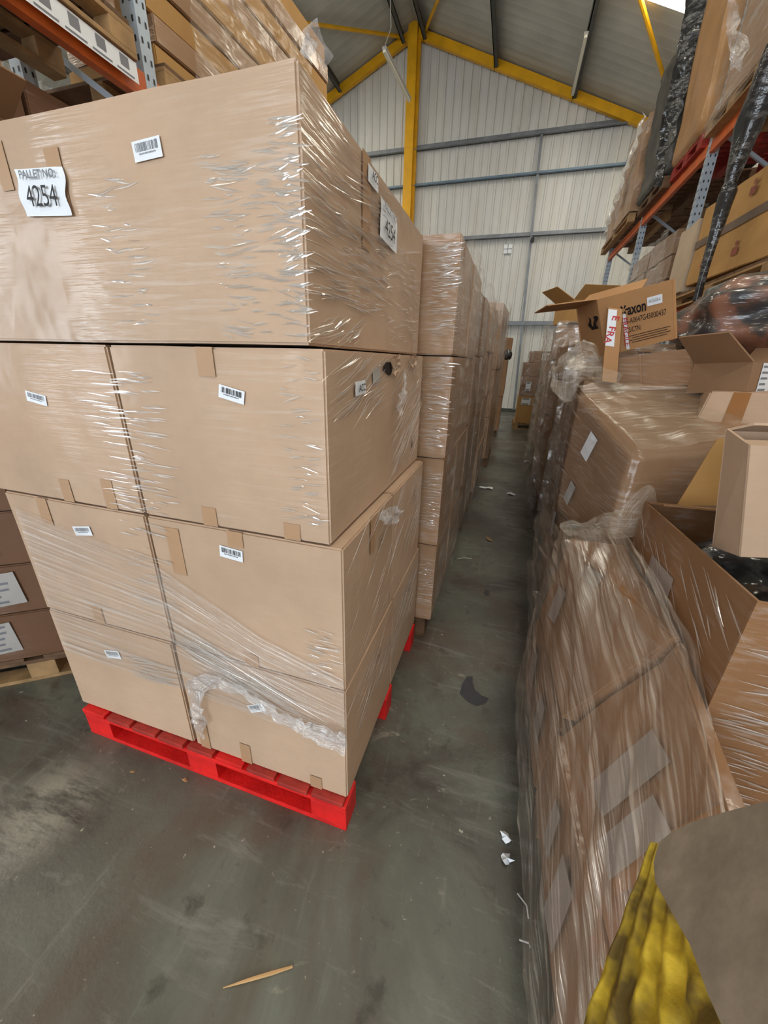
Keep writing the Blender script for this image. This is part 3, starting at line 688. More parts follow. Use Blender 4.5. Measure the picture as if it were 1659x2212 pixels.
# ================================================================== RACKS
def rack(name, label, xf, depth, ys, levels, ztop, sgn, short=()):
    tall = ztop
    e = empty(name, (xf + sgn * depth / 2, (ys[0] + ys[-1]) / 2, 0), label, 'rack')
    for y in ys:
        ztop = 3.0 if y in short else tall
        for x in (xf + sgn * .05, xf + sgn * (depth - .05)):
            mb = MB(); mb.box((x - .045, y - .04, 0), (x + .045, y + .04, ztop))
            z = .3
            while z < ztop - .1:     # punched slots
                for dx in (-.022, .022):
                    mb.add([(x + dx - .006, y - .0415, z), (x + dx + .006, y - .0415, z), (x + dx + .006, y - .0415, z + .025), (x + dx - .006, y - .0415, z + .025)], [(0, 1, 2, 3)], 1)
                xs_ = x - sgn * .0465
                for dy in (-.02, .02): mb.add([(xs_, y + dy - .006, z), (xs_, y + dy + .006, z), (xs_, y + dy + .006, z + .025), (xs_, y + dy - .006, z + .025)], [(0, 1, 2, 3)], 1)
                z += .075
            mb.build('upright', [M_RACKW, M_INK], e)
        z = .4; q = 0
        while z < ztop - .6:
            xa, xb = (xf + sgn * .05, xf + sgn * (depth - .05)) if q % 2 == 0 else (xf + sgn * (depth - .05), xf + sgn * .05)
            mb = MB(); mb.bar((xa, y, z), (xb, y, z + .6), .03, .03, up=(0, 1, 0)); mb.build('brace', M_RACKW, e); z += .6; q += 1
    for zl in levels:
        for i in range(len(ys) - 1):
            for x in (xf + sgn * .03, xf + sgn * (depth - .03)):
                mb = MB(); mb.box((x - .025, ys[i] + .04, zl - .12), (x + .025, ys[i + 1] - .04, zl)); b = mb.build('beam', M_ORANGE, e, bevel=.004)
    return e
rR = rack('pallet_rack', 'white and orange pallet rack on the right of the aisle', 1.75, 1.0, [1.2, 3.7, 6.18, 8.66, 11.15], [2.22, 3.90], 5.9, 1)
rL = rack('pallet_rack', 'pallet rack at upper left with orange beam and location labels', -2.12, 1.0, [-.3, 2.32, 4.95], [1.3, 3.02], 5.6, -1, (4.95,))
# label strip on the left beam
mb = MB(); fr = (Vector((-2.092, 1.62, 2.97)), Vector((0, 1, 0)), ZZ, Vector((1, 0, 0)))
sheet(mb, fr, 1.15, .085); st = mb.build('location_label_strip', M_PAPER, rL); mb = MB()
for k in range(9):
    cx = -.5 + k * .125; sheet(mb, fr, .05, .045, cx, .012, .001); sheet(mb, fr, .10, .008, cx, -.03, .001)
mb.build('location_codes', M_INKG, st)

# ---- left rack goods
GR = 'goods on the left rack'
def slatpallet(x0, x1, y0, y1, z, label, mats=(None, None), seed=1, nd=7, name='wooden_pallet'):   # deck along x
    mw, md = mats[0] or M_WOOD, mats[1] or M_WOODD
    e = empty(name, ((x0 + x1) / 2, (y0 + y1) / 2, z), label, 'pallet')
    for k in range(3):
        xc = x0 + .05 + (x1 - x0 - .1) * k / 2
        mb = MB(); mb.box((xc - .05, y0, z), (xc + .05, y1, z + .02)); mb.build('bottom_board', mw, e, bevel=.003)
        mb = MB(); mb.box((xc - .05, y0, z + .10), (xc + .05, y1, z + .12)); mb.build('stringer_board', mw, e, bevel=.003)
        for j in range(3):
            yc = y0 + .07 + (y1 - y0 - .14) * j / 2
            mb = MB(); mb.box((xc - .05, yc - .07, z + .02), (xc + .05, yc + .07, z + .10)); mb.build('block', mw, e, bevel=.003)
    p = (y1 - y0) / nd
    for k in range(nd): mb = MB(); mb.box((x0, y0 + k * p + .01, z + .12), (x1, y0 + (k + 1) * p - .02, z + .14)); mb.build('deck_board', md, e, bevel=.003)
    return e
slatpallet(-3.2, -2.08, -.2, 1.0, 3.02, 'timber pallet seen from below on the left rack, nearest the camera')
slatpallet(-3.2, -2.08, 1.08, 2.2, 3.02, 'timber pallet on the left rack beside the upright')
slatpallet(-3.2, -2.14, 2.45, 4.6, 3.02, 'timber pallet beyond the upright under the flat packs')
carton(hexc(-3.15, -2.16, -.1, 1.0, 3.165, 4.2), 'wrapped carton above the orange beam, nearest on the left rack', M_WRAPD, amp=.01, group=GR)
carton(hexc(-3.15, -2.12, 1.12, 2.15, 3.165, 3.9), 'wrapped carton above the location labels on the left rack', M_WRAPD, amp=.01, group=GR, seed=2)
for k in range(9):
    z = 3.165 + k * .135; j = .012 * math.sin(k * 2.1)
    c = yawc(hexc(-2.95 + j, -2.18 + j, 2.55 + j, 4.65 + j, z, z + .128), -4)
    carton(c, 'long flat pack, %s in the pile on the left rack' % ('lowest', 'second up', 'third up', 'fourth up', 'fifth up', 'sixth up', 'seventh up', 'eighth up', 'topmost')[k], M_WRAP if k % 2 else M_YEL, name='flat_pack', group='flat packs piled on the left rack', amp=.003, seed=60 + k)
film_wall('stretch_wrap', 'film hanging on the pile of flat packs on the left rack', lambda i, j: (-2.13, 2.7 + 1.6 * i, 3.2 + 1.0 * j), mat=F_GOLD, amp=.03, seed=9)
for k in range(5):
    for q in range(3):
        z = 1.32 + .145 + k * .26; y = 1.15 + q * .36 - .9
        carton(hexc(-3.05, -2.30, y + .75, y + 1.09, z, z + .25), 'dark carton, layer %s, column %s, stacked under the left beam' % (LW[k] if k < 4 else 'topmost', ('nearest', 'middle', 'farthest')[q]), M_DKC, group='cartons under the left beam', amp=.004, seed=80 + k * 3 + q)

# open carton with flaps up at the left edge under the beam
def open_carton(c, label, mat, inner=None, flaps=(), th=.006, name='open_carton', group=None, up=None):
    """five walls with thickness; flaps = [(side, length, angle deg from vertical outwards)]"""
    cen = sum(c, Vector()) / 8; e = empty(name, Vector((cen.x, cen.y, min(p.z for p in c))), label, 'box', group)
    upv = ((c[4] - c[0]) + (c[6] - c[2])).normalized()
    def slab(nm, q, mt=None):
        n = (q[1] - q[0]).cross(q[3] - q[0]).normalized() * th; mb = MB(); mb.add(list(q) + [p - n for p in q], [(0, 1, 2, 3), (7, 6, 5, 4), (0, 4, 5, 1), (1, 5, 6, 2), (2, 6, 7, 3), (3, 7, 4, 0)])
        return mb.build(nm, mt or mat, e)
    w = {}
    for f in ('front', 'right', 'back', 'left', 'bottom'):
        q = [c[i].copy() for i in FACES[f]]
        if f in ('right', 'left'):
            e1 = (q[1] - q[0]).normalized() * th * 1.02; q = [q[0] + e1, q[1] - e1, q[2] - e1, q[3] + e1]
        w[f] = slab('side_panel' if f != 'bottom' else 'base_panel', q)
    for side, ln, ang in flaps:
        a, b, d, g_ = [c[i] for i in FACES[side]]      # d,g_ top edge (right, left)
        n = (b - a).cross(g_ - a).normalized(); r = math.radians(ang); v_ = (upv * math.cos(r) + n * math.sin(r)) * ln
        slab('flap', [g_, d, d + v_ * 1.0 - (d - g_).normalized() * .02, g_ + v_ + (d - g_).normalized() * .02])
    return e, w
c = hexc(-2.5, -1.98, .95, 1.4, 2.0, 2.42)
open_carton(c, 'open-flapped carton on the left rack, under the orange beam', M_BARED, flaps=[('right', .18, 60), ('back', .2, 10), ('front', .2, 40)])

# ---- right rack goods, upper level
ZU = 3.90
GRR = 'goods on the right rack'
slatpallet(1.66, 2.75, 3.9, 5.0, ZU, 'pale timber pallet on the upper right rack, nearest the camera', seed=3)
slatpallet(1.66, 2.75, 5.05, 6.1, ZU, 'pale timber pallet on the upper right rack just before the white upright', seed=4)
slatpallet(1.70, 2.75, 6.3, 7.25, ZU, 'red-blocked pallet on the upper right rack under the tall brown cartons', (M_PALREDD, M_PALREDD), seed=5, name='red_pallet')
slatpallet(1.66, 2.75, 7.4, 8.6, ZU, 'brown timber pallet under the black-wrapped load', (M_WOODD, M_WOODD), seed=6)
slatpallet(1.58, 2.75, 8.8, 11.1, ZU, 'timber pallet at the far end of the upper right rack', (M_WOOD, M_WOODD), seed=7)
ZP = ZU + .145
Cn = hexc(1.70, 2.75, 3.95, 5.0, ZP, 6.0); carton(Cn, 'tall brown wrapped load nearest on the upper right rack', M_WRAP, amp=.02, group=GRR, seed=90, cat='box')
Cn = hexc(1.72, 2.75, 5.05, 6.08, ZP, 6.1); carton(Cn, 'wrapped load on the upper right rack just before the white upright', M_WRAP, amp=.02, group=GRR, seed=91)
Ck = hexc(1.66, 2.6, 6.32, 7.2, ZP, 6.2); Ck[4].x -= .06; Ck[7].x -= .06
carton(Ck, 'tall narrow tan carton on the red-blocked rack pallet', card('board_tan', srgb(186, 142, 96), .5, (40, 40, 8), cover=.5), amp=.025, group=GRR, seed=92, cuts=14, smooth=True, bevel=.02)
Cb = hexc(1.62, 2.7, 7.42, 8.62, ZU + .16, 5.62); Cb[7].x -= .06; Cb[4].x -= .02
carton(Cb, 'tall load wrapped in black film on the upper right rack', M_GREYF, name='black_wrapped_load', cat='wrapped load', amp=.04, seed=93, cuts=16, smooth=True, bevel=.02, group=GRR)
mb = MB(); mb.smooth = True
bunch(mb, [(1.60, 7.42, 5.9), (1.58, 7.40, 5.2), (1.60, 7.44, 4.6), (1.64, 7.5, 3.95)], [.3, .22, .2, .1], .04, 60, 10, 12, nrm=(-.6, -.8, 0), freq=7)
tag(mb.build('black_film_drape', M_BLACKF), 'glossy black film hanging on the near corner of the black load', 'plastic film')
Cf = hexc(1.56, 2.7, 8.8, 9.9, ZP, 5.35); carton(Cf, 'battered carton on the upper right rack behind the black load', M_WRAP, amp=.05, seed=94, cuts=12, group=GRR)
Cf = hexc(1.62, 2.7, 9.95, 11.1, ZP, 4.9); carton(Cf, 'last carton at the far end of the upper right rack', M_WRAP, amp=.05, seed=95, cuts=12, group=GRR)
mb = MB(); mb.smooth = True
bunch(mb, [(1.55, 8.85, 5.3), (1.50, 9.2, 4.9), (1.50, 9.6, 4.5), (1.52, 10.2, 4.1)], [.2, .3, .25, .2], .09, 60, 12, 13, nrm=(-1, 0, 0), freq=5)
tag(mb.build('stretch_wrap', film('film_white', .6, .95, 6, 8, diff=.7)), 'white film trailing from the cartons at the far end of the upper right rack', 'plastic film')
film_wall('stretch_wrap', 'film wrapped around the nearest upper load of the right rack', lambda i, j: (1.69 - .04 * math.sin(PI * i), 3.9 + 2.2 * i, ZU + 2.2 * j), mat=F_HAZE, amp=.04, nrm=(-1, 0, 0), seed=15)
mb = MB(); mb.smooth = True
bunch(mb, [at(1600, -30, 5.0), at(1585, 60, 5.05), at(1600, 110, 5.0), at(1604, 160, 4.95)], [.05, .10, .16, .02], .05, 60, 10, 14, nrm=(-1, -.3, 0), freq=9)
tag(mb.build('loose_film', F_BUNCH), 'loose torn film dangling from the nearest upper load on the right', 'plastic film')

# ---- right rack goods, lower level
ZL = 2.22
slatpallet(1.68, 2.75, 3.85, 5.9, ZL, 'timber pallet under the long printed carton on the lower right rack', (M_WOOD, M_WOODD), seed=8)
slatpallet(1.72, 2.75, 6.35, 8.5, ZL, 'timber pallet under the wrapped cartons on the lower right rack', (M_WOODD, M_WOODD), seed=9)
cL = hexc(1.70, 2.6, 3.75, 5.55, 2.42, 3.12); cL[0].z -= .05; cL[4].z -= .05
o = carton(cL, 'long carton with faded red print on the lower right rack', M_YEL, amp=.012, seed=96, group=GRR, tapes=[('left', .0, .48, 1, .58)], tape_mat=plain('strap_grey', srgb(110, 92, 78), .6))
for u, v in ((.2, .75), (.2, .22), (.55, .8), (.55, .2), (.82, .7)):
    mb = MB(); fr = frame(cL, 'left', u, v, 0, .014); sheet(mb, fr, .10, .06); sheet(mb, fr, .05, .03, .0, .06); mb.build('red_print', plain('ink_faded_red', srgb(150, 80, 60), .6), o)
c = hexc(1.68, 2.6, 5.6, 6.08, 2.38, 3.05); carton(c, 'pale carton standing by the white upright, lower right rack', card('board_pale', srgb(196, 176, 150), .3), amp=.012, seed=97, group=GRR)
for k in range(3):
    for q in range(2):
        z0 = 2.37 + k * .27; c = yawc(hexc(1.72, 2.6, 6.4 + q * 1.0, 7.35 + q * 1.0, z0, z0 + .26), random.uniform(-3, 3))
        carton(c, 'wrapped carton, %s layer, %s of the white upright on the lower right rack' % (LW[k], 'just beyond' if q == 0 else 'well beyond'), M_WRAPD, amp=.02, seed=100 + k + q * 3, group=GRR)
film_wall('stretch_wrap', 'creased film over the lower right rack cartons beyond the upright', lambda i, j: (1.68, 6.35 + 2.1 * i, 2.3 + .9 * j), mat=F_HAZE, amp=.05, nrm=(-1, 0, 0), seed=16)
# black wrapped roll standing by the rack face
mb = MB(); mb.smooth = True
pts = [(1.50, 4.55, 2.0), (1.50, 4.55, 2.6), (1.52, 4.5, 3.1), (1.52, 4.45, 3.2), (1.50, 4.4, 3.9), (1.50, 4.35, 4.8)]
pts = [atx(1503, 650, 1.5), atx(1535, 540, 1.5), atx(1572, 415, 1.5), atx(1578, 395, 1.5), atx(1620, 270, 1.5), atx(1690, 90, 1.5)]
rr = [.025, .035, .06, .045, .085, .09]
def roll(i, j):
    t = j * 5; k = min(int(t), 4); q = t - k; p = pts[k].lerp(pts[k + 1], q); r = rr[k] * (1 - q) + rr[k + 1] * q
    a = 2 * PI * i; s = 1 + .25 * noise.noise(Vector((math.cos(a) * 2, math.sin(a) * 2, j * 8)))
    return p + Vector((math.cos(a) * r * s, math.sin(a) * r * s, 0))
mb.grid(roll, 20, 80); tag(mb.build('black_wrapped_roll', M_BLACKF), 'slim bundle in shiny black film hanging in front of the right rack', 'wrapped roll')

# ================================================================== RIGHT ROW
GRW = 'cartons heaped in the right-hand row'
WP = dict(name='wooden_pallet')
# nearest pallet load (R1)
M_LABD = plain('paper_dull', srgb(150, 138, 130), .6, var=.12)
pallet(.31, 1.4, .42, 1.62, 0, 'pallet under the nearest wrapped load on the right', (M_WOODD, M_WOODD), **WP)
M_R1 = card('board_r1', srgb(142, 102, 68), .8, (14, 7, 60), rot=(math.radians(35), 0, 0), cover=.8, wstr=.5)
def slopec(xb, xt, x1, y0, y1, z0, z1): return [Vector(p) for p in ((xb[0], y0, z0), (x1, y0, z0), (x1, y1, z0), (xb[1], y1, z0), (xt[0], y0, z1[0]), (x1, y0, z1[0]), (x1, y1, z1[1]), (xt[1], y1, z1[1]))]
for lab, c, pp, sd in (('lowest carton at the near end of the nearest right load', slopec((.31, .285), (.35, .30), .95, .44, 1.02, .15, (.44, .47)), [(.62, .45, .10, .20), (.35, .55, .06, .16)], 1),
                    ('lowest carton at the far end of the nearest right load', slopec((.285, .27), (.30, .275), .95, 1.04, 1.62, .15, (.47, .50)), [(.3, .6, .10, .16), (.75, .6, .10, .16)], 2),
                    ('crushed middle carton at the near end of the nearest right load', slopec((.36, .31), (.50, .525), .545, .46, 1.02, .45, (.76, .90)), [(.40, .5, .09, .24), (.62, .42, .08, .20)], 3),
                    ('crushed upper-left carton at the far end of the nearest right load', slopec((.305, .28), (.525, .325), .54, 1.04, 1.62, .51, (.91, .92)), [(.25, .4, .08, .14), (.4, .9, .11, .05)], 4)):
    o = carton(c, lab, M_R1, amp=.010, group=GRW, seed=sd * 37)
    for u, v, w, h in pp: paper(o, c, 'left', u, v, w, h, 12, M_LABD)
    if sd == 3: tape(o, c, 'left', .66, .2, .76, 1.0, M_TAPED)
# U: large open carton at the top of the load
cU = hexc(.555, 1.30, .87, 1.60, .50, 1.13)
cU[4].z = 1.15; cU[7].z = 1.12
eU, wU = open_carton(cU, 'large open carton on the nearest right load, grey label on its aisle side', M_R1, flaps=[('back', .12, -75)])
CAMP[wU['left'].name] = .001
paper(wU['left'], cU, 'left', .42, .60, .19, .24, 2, plain('paper_label_grey', srgb(168, 152, 140), .5), name='grey_label')
# contents: black film bag, enlarged so its black stands in for the shaded inside
mb = MB(); mb.smooth = True; mb.grid(blob((.80, 1.28, .93), (.21, .24, .16), 5, .35, 4), 40, 26)
tag(mb.build('plastic_bag', M_BLACKF), 'black plastic bag stuffed in the large open carton', 'bag')
# film over R1, bridging from the top down to the floor line
def keyc(tab, y, s):
    ks = sorted(tab); lo = max([k for k in ks if k <= y] or [ks[0]]); hi = min([k for k in ks if k >= y] or [ks[-1]]); q = 0 if hi == lo else (y - lo) / (hi - lo)
    def ev(P, s):
        s *= len(P) - 1; k = min(int(s), len(P) - 2); w = s - k; return Vector(P[k]).lerp(Vector(P[k + 1]), w)
    return ev(tab[lo], s).lerp(ev(tab[hi], s), q)
tab = {0.30: [(.56, .60), (.40, .42), (.30, .24), (.27, .06)], .60: [(.50, .80), (.37, .57), (.275, .32), (.255, .05)], .95: [(.535, .95), (.38, .70), (.28, .42), (.245, .06)],
       1.3: [(.53, .98), (.33, .84), (.255, .45), (.235, .08)], 1.55: [(.52, .98), (.295, .94), (.245, .5), (.235, .1)], 1.68: [(.52, .97), (.295, .93), (.26, .5), (.25, .1)]}
mb = MB(); mb.smooth = True
def r1f(i, j):
    y = 1.66 - 1.34 * i; p = keyc(tab, y, j); k = noise.noise(Vector((i * 3 + j * 5, (j - i) * 14, 2))) * .012 + noise.noise(Vector((i * 2, (j - i * .8) * 40, 5))) * .005
    return Vector((p.x - k, y, p.y + k * .4))
mb.grid(r1f, 90, 90)
for kx in list(mb.uv): a, b = mb.uv[kx]; mb.uv[kx] = (a + b * .4, b - a * .10)
tag(mb.build('stretch_wrap', F_HEAVY), 'wrinkled stretch film sheathing the nearest right load down to the floor', 'plastic film')
mb = MB(); streaks(mb, Vector((.549, .90, .55)), Vector((0, .70, 0)), Vector((0, 0, .55)), Vector((-1, 0, 0)), 60, .16, ang=28, seed=40, jit=6)
streaks(mb, Vector((.60, .864, .56)), Vector((.6, 0, 0)), Vector((0, 0, .5)), Vector((0, -1, 0)), 130, .12, ang=-3, seed=41, jit=4, wd=.006, hgt=.003)
tag(mb.build('stretch_wrap', F_STREAK), 'taut film ridges on the large open carton of the nearest right load', 'plastic film')
mb = MB(); mb.smooth = True; bunch(mb, [(.31, 1.64, .93), (.42, 1.66, .95), (.52, 1.66, .98), (.60, 1.66, 1.12)], [.06, .10, .10, .08], .03, 60, 12, 21, nrm=(0, -.5, .85), freq=14)
tag(mb.build('loose_film', F_GOLD), 'gathered film along the far top edge of the nearest right load', 'plastic film')
# F1 open carton on top at the right edge
f0, f3, g0, g3 = at(1600, 1203, 1.06), at(1538, 1180, 1.20), at(1622, 962, 1.07), at(1567, 927, 1.21)
fr_ = Vector((.34, .10, .0)); cF = [f0, f0 + fr_, f3 + fr_, f3, g0, g0 + fr_, g3 + fr_, g3]
open_carton(cF, 'open empty carton at the right edge, on top of the large open carton', M_BARE, flaps=[('back', .06, -70), ('front', .05, -80)])
# yellowish board standing behind it
mb = MB(); q = [at(1462, 1092, 1.64), at(1590, 1092, 1.64), at(1600, 940, 1.66), at(1548, 950, 1.66)]
mb.add([p for p in q] + [p + Vector((.004, .012, 0)) for p in q], [(0, 1, 2, 3), (7, 6, 5, 4), (0, 4, 5, 1), (1, 5, 6, 2), (2, 6, 7, 3), (3, 7, 4, 0)])
tag(mb.build('cardboard_sheet', M_YEL), 'yellowish board wedged behind the open empty carton', 'cardboard sheet')
# R2 pallet
pallet(.42, 1.5, 1.75, 2.75, 0, 'pallet under the second load on the right', (M_WOODD, M_WOODD), seed=2, **WP)
for k, (za, zb, w) in enumerate(((.15, .46, 'lower'), (.465, .80, 'upper'))):
    for q in range(2):
        c = hexc(.39 + .02 * k, 1.2, 1.76 + q * .5, 2.24 + q * .5, za, zb)
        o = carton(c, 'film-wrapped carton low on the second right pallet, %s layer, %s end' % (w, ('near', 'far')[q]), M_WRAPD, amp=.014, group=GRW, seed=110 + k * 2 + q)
        if k == 1 and q == 1: paper(o, c, 'left', .5, .5, .1, .16, 8, M_PAPERG)
c2 = [Vector(p) for p in ((.50, 1.72, .80), (1.08, 1.92, .80), (.90, 2.44, .82), (.345, 2.24, .81), (.52, 1.72, 1.27), (1.10, 1.93, 1.33), (.92, 2.45, 1.50), (.333, 2.24, 1.475))]
o = carton(c2, 'crushed sloping carton on the second right pallet, white label on its aisle side', M_WRAPD, amp=.014, seed=120, cuts=12, group=GRW, smooth=True, bevel=.01)
paper(o, c2, 'left', .45, .75, .075, .125, -8, M_PAPER); paper(o, c2, 'left', .30, .28, .06, .12, -14, M_PAPERG)
film_wall('stretch_wrap', 'golden streaked film stretched over the crushed sloping carton', lambda i, j: fpt(c2, 'top', i, j, .012), 50, 50, F_GOLD, .02, (0, 0, 1), 22, (7, 7, 7))
film_wall('stretch_wrap', 'hazy film on the aisle side of the crushed sloping carton', lambda i, j: fpt(c2, 'left', i, j * 1.03 - .02, .01), 50, 40, F_SHEET, .014, (-1, -.2, 0), 23)
mb = MB(); mb.smooth = True
bunch(mb, [at(1235, 860, 2.25), at(1232, 800, 2.3), at(1245, 765, 2.35), at(1285, 800, 2.3), at(1330, 830, 2.2)], [.06, .15, .16, .12, .05], .045, 80, 14, 24, nrm=(-.5, -.8, .2), freq=9)
tag(mb.build('loose_film', F_GOLD), 'torn film standing up at the far corner of the sloping carton', 'plastic film')
film_wall('stretch_wrap', 'film down the aisle side of the second right pallet', lambda i, j: (.37 - .03 * math.sin(PI * i), 1.72 + 1.1 * i, .08 + .74 * j), 50, 50, F_HEAVY, .03, (-1, 0, 0), 25)
# mid heap
def hx(fl_b, fr_b, h_fl, h_fr, depth, skew=0.0):
    """carton from its visible front-bottom edge; h_* are front top corners; depth vector added for the back"""
    d = Vector(depth); return [fl_b, fr_b, fr_b + d, fl_b + d, h_fl, h_fr, h_fr + d, h_fl + d]
cm = hx(at(1335, 925, 2.55), at(1500, 925, 2.45), at(1345, 832, 2.55), at(1522, 838, 2.45), (.25, .5, .0))
o = carton(cm, 'tan carton with wide tape lying behind the sloping carton', M_WRAP, amp=.006, seed=121, group=GRW, tapes=[('front', .35, 0, .62, .75)], tape_mat=M_TAPED)
paper(o, cm, 'front', .93, .18, .06, .09, -8, M_PAPER, lines=3)
cm = hx(at(1500, 918, 2.10), at(1780, 935, 1.95), at(1536, 846, 2.14), at(1790, 856, 1.98), (.1, .42, .0))
carton(cm, 'carton sealed with a cross of orange-brown tape at the right edge', M_BARE, amp=.004, seed=122, group=GRW, tapes=[('front', .22, 0, .38, 1), ('front', 0, .0, 1, .12)], tape_mat=M_TAPED)
cm = hx(at(1300, 845, 3.0), at(1500, 832, 2.6), at(1300, 778, 3.0), at(1491, 752, 2.6), (.22, .45, .0))
carton(cm, 'film-wrapped carton directly under the tilted open carton with black lettering', M_WRAP, amp=.006, seed=123, group=GRW, tapes=[('front', .1, 0, .22, .9), ('front', .48, 0, .5, 1)])
# open carton with raised flap and white label
cm = hx(at(1480, 850, 2.35), at(1612, 846, 2.15), at(1500, 786, 2.38), at(1628, 782, 2.15), (.35, .35, 0))
e, w_ = open_carton(cm, 'open carton with a broad flap raised towards the aisle, white label on one side', M_BARED, flaps=[('front', .20, 68), ('back', .22, 40)])
CAMP[w_['right'].name] = .001
paper(w_['right'], cm, 'right', .30, .45, .12, .13, 0, M_PAPER, lines=5)
# printed axon carton
P0, P1, P2, P3 = at(1309, 768, 3.00), at(1462, 731, 2.70), at(1457, 602, 2.68), at(1290, 647, 2.98)
dd = Vector((.02, .36, -.05)); L0, L1 = at(1258, 767, 3.34), at(1246, 667, 3.34)
cX = [P0, P1, P1 + (L0 - P0), L0, P3, P2, P2 + (L1 - P3), L1]
M_AX = card('board_printed', srgb(186, 140, 96), 0)
o, w_ = open_carton(cX, 'tilted open carton with black printed lettering and red fragile tape', M_AX, flaps=[('left', .30, 80), ('back', .14, 60)])
fx = w_['front']; CAMP[fx.name] = .001
def FX(u, v): return frame(cX, 'front', u, v, 0, .003)
hgt = (P3 - P0).length; wid = (P1 - P0).length
text(FX(.535, .69), 'axon', hgt * .24, 'lettering', M_INK, fx, bold=.002, width=wid * .25)
mb = MB(); fr = FX(.355, .71)
for k in range(6):
    a = k * PI / 3; sheet(mb, (fr[0], fr[1] * math.cos(a) + fr[2] * math.sin(a), fr[2] * math.cos(a) - fr[1] * math.sin(a), fr[3]), hgt * .05, hgt * .026, hgt * .055, 0, .001)
mb.build('logo_mark', M_INK, fx)
text(FX(.62, .50), '15-A0647G45000437', hgt * .125, 'lettering', M_INK, fx, width=wid * .55)
text(FX(.46, .345), 'CS/CTN', hgt * .12, 'lettering', M_INK, fx, width=wid * .20)
text(FX(.10, .52), 'S', hgt * .12, 'lettering', M_INK, fx); text(FX(.10, .40), 'C', hgt * .12, 'lettering', M_INK, fx)
mb = MB()
for k in range(4): sheet(mb, FX(.66, .24 - .04 * k), wid * (.55 - .08 * (k % 2)), hgt * .012)
mb.build('small_print', M_INKBR, fx)
fr = FX(.765, .74); mb = MB(); sheet(mb, fr, wid * .19, hgt * .13); st = mb.build('white_sticker', M_PAPER, fx); text(fr, 'AXGSGB-A', hgt * .07, 'lettering', M_INKG, st, width=wid * .15)
mb = MB(); torn_fr = frame(cX, 'left', .75, .62, 0, .004); sheet(mb, torn_fr, .12, .08, wav=.01, n=6); mb.build('dark_tear', M_INK, w_['left'])
# cardboard edge post with FRAGILE tape in front of it
b0, b1, t1, t0 = at(1300, 824, 2.86), at(1332, 828, 2.86), at(1345, 668, 2.86), at(1314, 664, 2.86)
mb = MB(); dn = Vector((.0, .03, 0)); mb.hexa([b0, b1, b1 + dn, b0 + dn, t0, t1, t1 + dn, t0 + dn])
po = tag(mb.build('cardboard_edge_post', M_AX, bevel=.002), 'upright cardboard strip with white and red FRAGILE tape in front of the tilted open carton', 'edge protector')
cp = [b0, b1, b1 + dn, b0 + dn, t0, t1, t1 + dn, t0 + dn]
mb = MB(); mb.grid(lambda i, j: fpt(cp, 'front', .02 + .60 * i, .50 + .48 * j, .002), 1, 1); tp = mb.build('fragile_tape', M_PAPER, po)
fr = frame(cp, 'front', .34, .72, 0, .003); fr = (fr[0], -fr[2], fr[1], fr[3]); text(fr, 'E  FRA', .055, 'lettering', M_RED, tp, bold=.001)
mb = MB(); mb.grid(lambda i, j: fpt(cX, 'front', .335 + .045 * i, .02 + .62 * j, .004), 1, 1); tp = mb.build('fragile_tape', M_PAPER, fx)
fr = frame(cX, 'front', .357, .33, 0, .006); fr = (fr[0], -fr[2], fr[1], fr[3]); text(fr, 'FRAGILE', .045, 'lettering', M_RED, tp)
# big round bale in clear / black film
t = NT('bale'); v = t.coords(); c = t.ramp(t.noise(v, 3.0, 4, .5, .6), [(.38, srgb(28, 32, 42)), (.47, srgb(60, 52, 50)), (.53, srgb(122, 80, 62)), (.7, srgb(146, 104, 82))])
wv = t.noise(t.coords(scale=(4, 4, 26), rot=(.5, .3, 0)), 1.0, 3)
t.bsdf(Base_Color=c, Roughness=.5, Coat_Weight=1.0, Coat_Roughness=.12, Coat_Normal=t.bump(wv, .6, .03)); M_BALE = t.m
mb = MB(); mb.smooth = True; mb.grid(blob(at(1640, 700, 3.0) + Vector((.12, .1, 0)), (.50, .46, .27), 8, .22, 4), 60, 36)
tag(mb.build('wrapped_bale', M_BALE), 'bulging rounded bale in dark and clear film, at the right edge', 'bale')
mb = MB(); mb.smooth = True; mb.tube([at(1492, 745, 3.1), at(1505, 690, 3.2), at(1540, 640, 3.25), at(1600, 612, 3.25), at(1700, 600, 3.2)], [.05, .07, .06, .05, .05], 12)
tag(mb.build('rolled_sheet', M_GREYF), 'dark grey rolled sheet lying over the back of the rounded bale', 'roll')
# filler cartons under the heap
for k, (x0, x1, y0, y1, z0, z1) in enumerate(((.48, 1.3, 2.85, 3.75, .15, .60), (.50, 1.3, 2.86, 3.72, .60, 1.05), (.47, 1.25, 2.9, 3.7, 1.05, 1.5), (1.0, 1.7, 2.0, 2.9, .8, 1.2), (1.2, 1.72, 2.6, 3.6, 1.05, 1.42))):
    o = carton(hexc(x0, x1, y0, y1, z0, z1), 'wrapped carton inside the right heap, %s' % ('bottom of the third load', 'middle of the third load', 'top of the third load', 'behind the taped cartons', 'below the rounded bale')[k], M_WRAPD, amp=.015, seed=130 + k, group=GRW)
pallet(.5, 1.5, 2.85, 3.85, 0, 'pallet under the third load on the right', (M_WOODD, M_WOODD), seed=3, **WP)
film_wall('stretch_wrap', 'film down the aisle side of the third load on the right', lambda i, j: (.455 - .02 * math.sin(PI * i), 2.85 + .95 * i, .08 + 1.48 * j), 50, 50, F_HAZE, .03, (-1, 0, 0), 26)
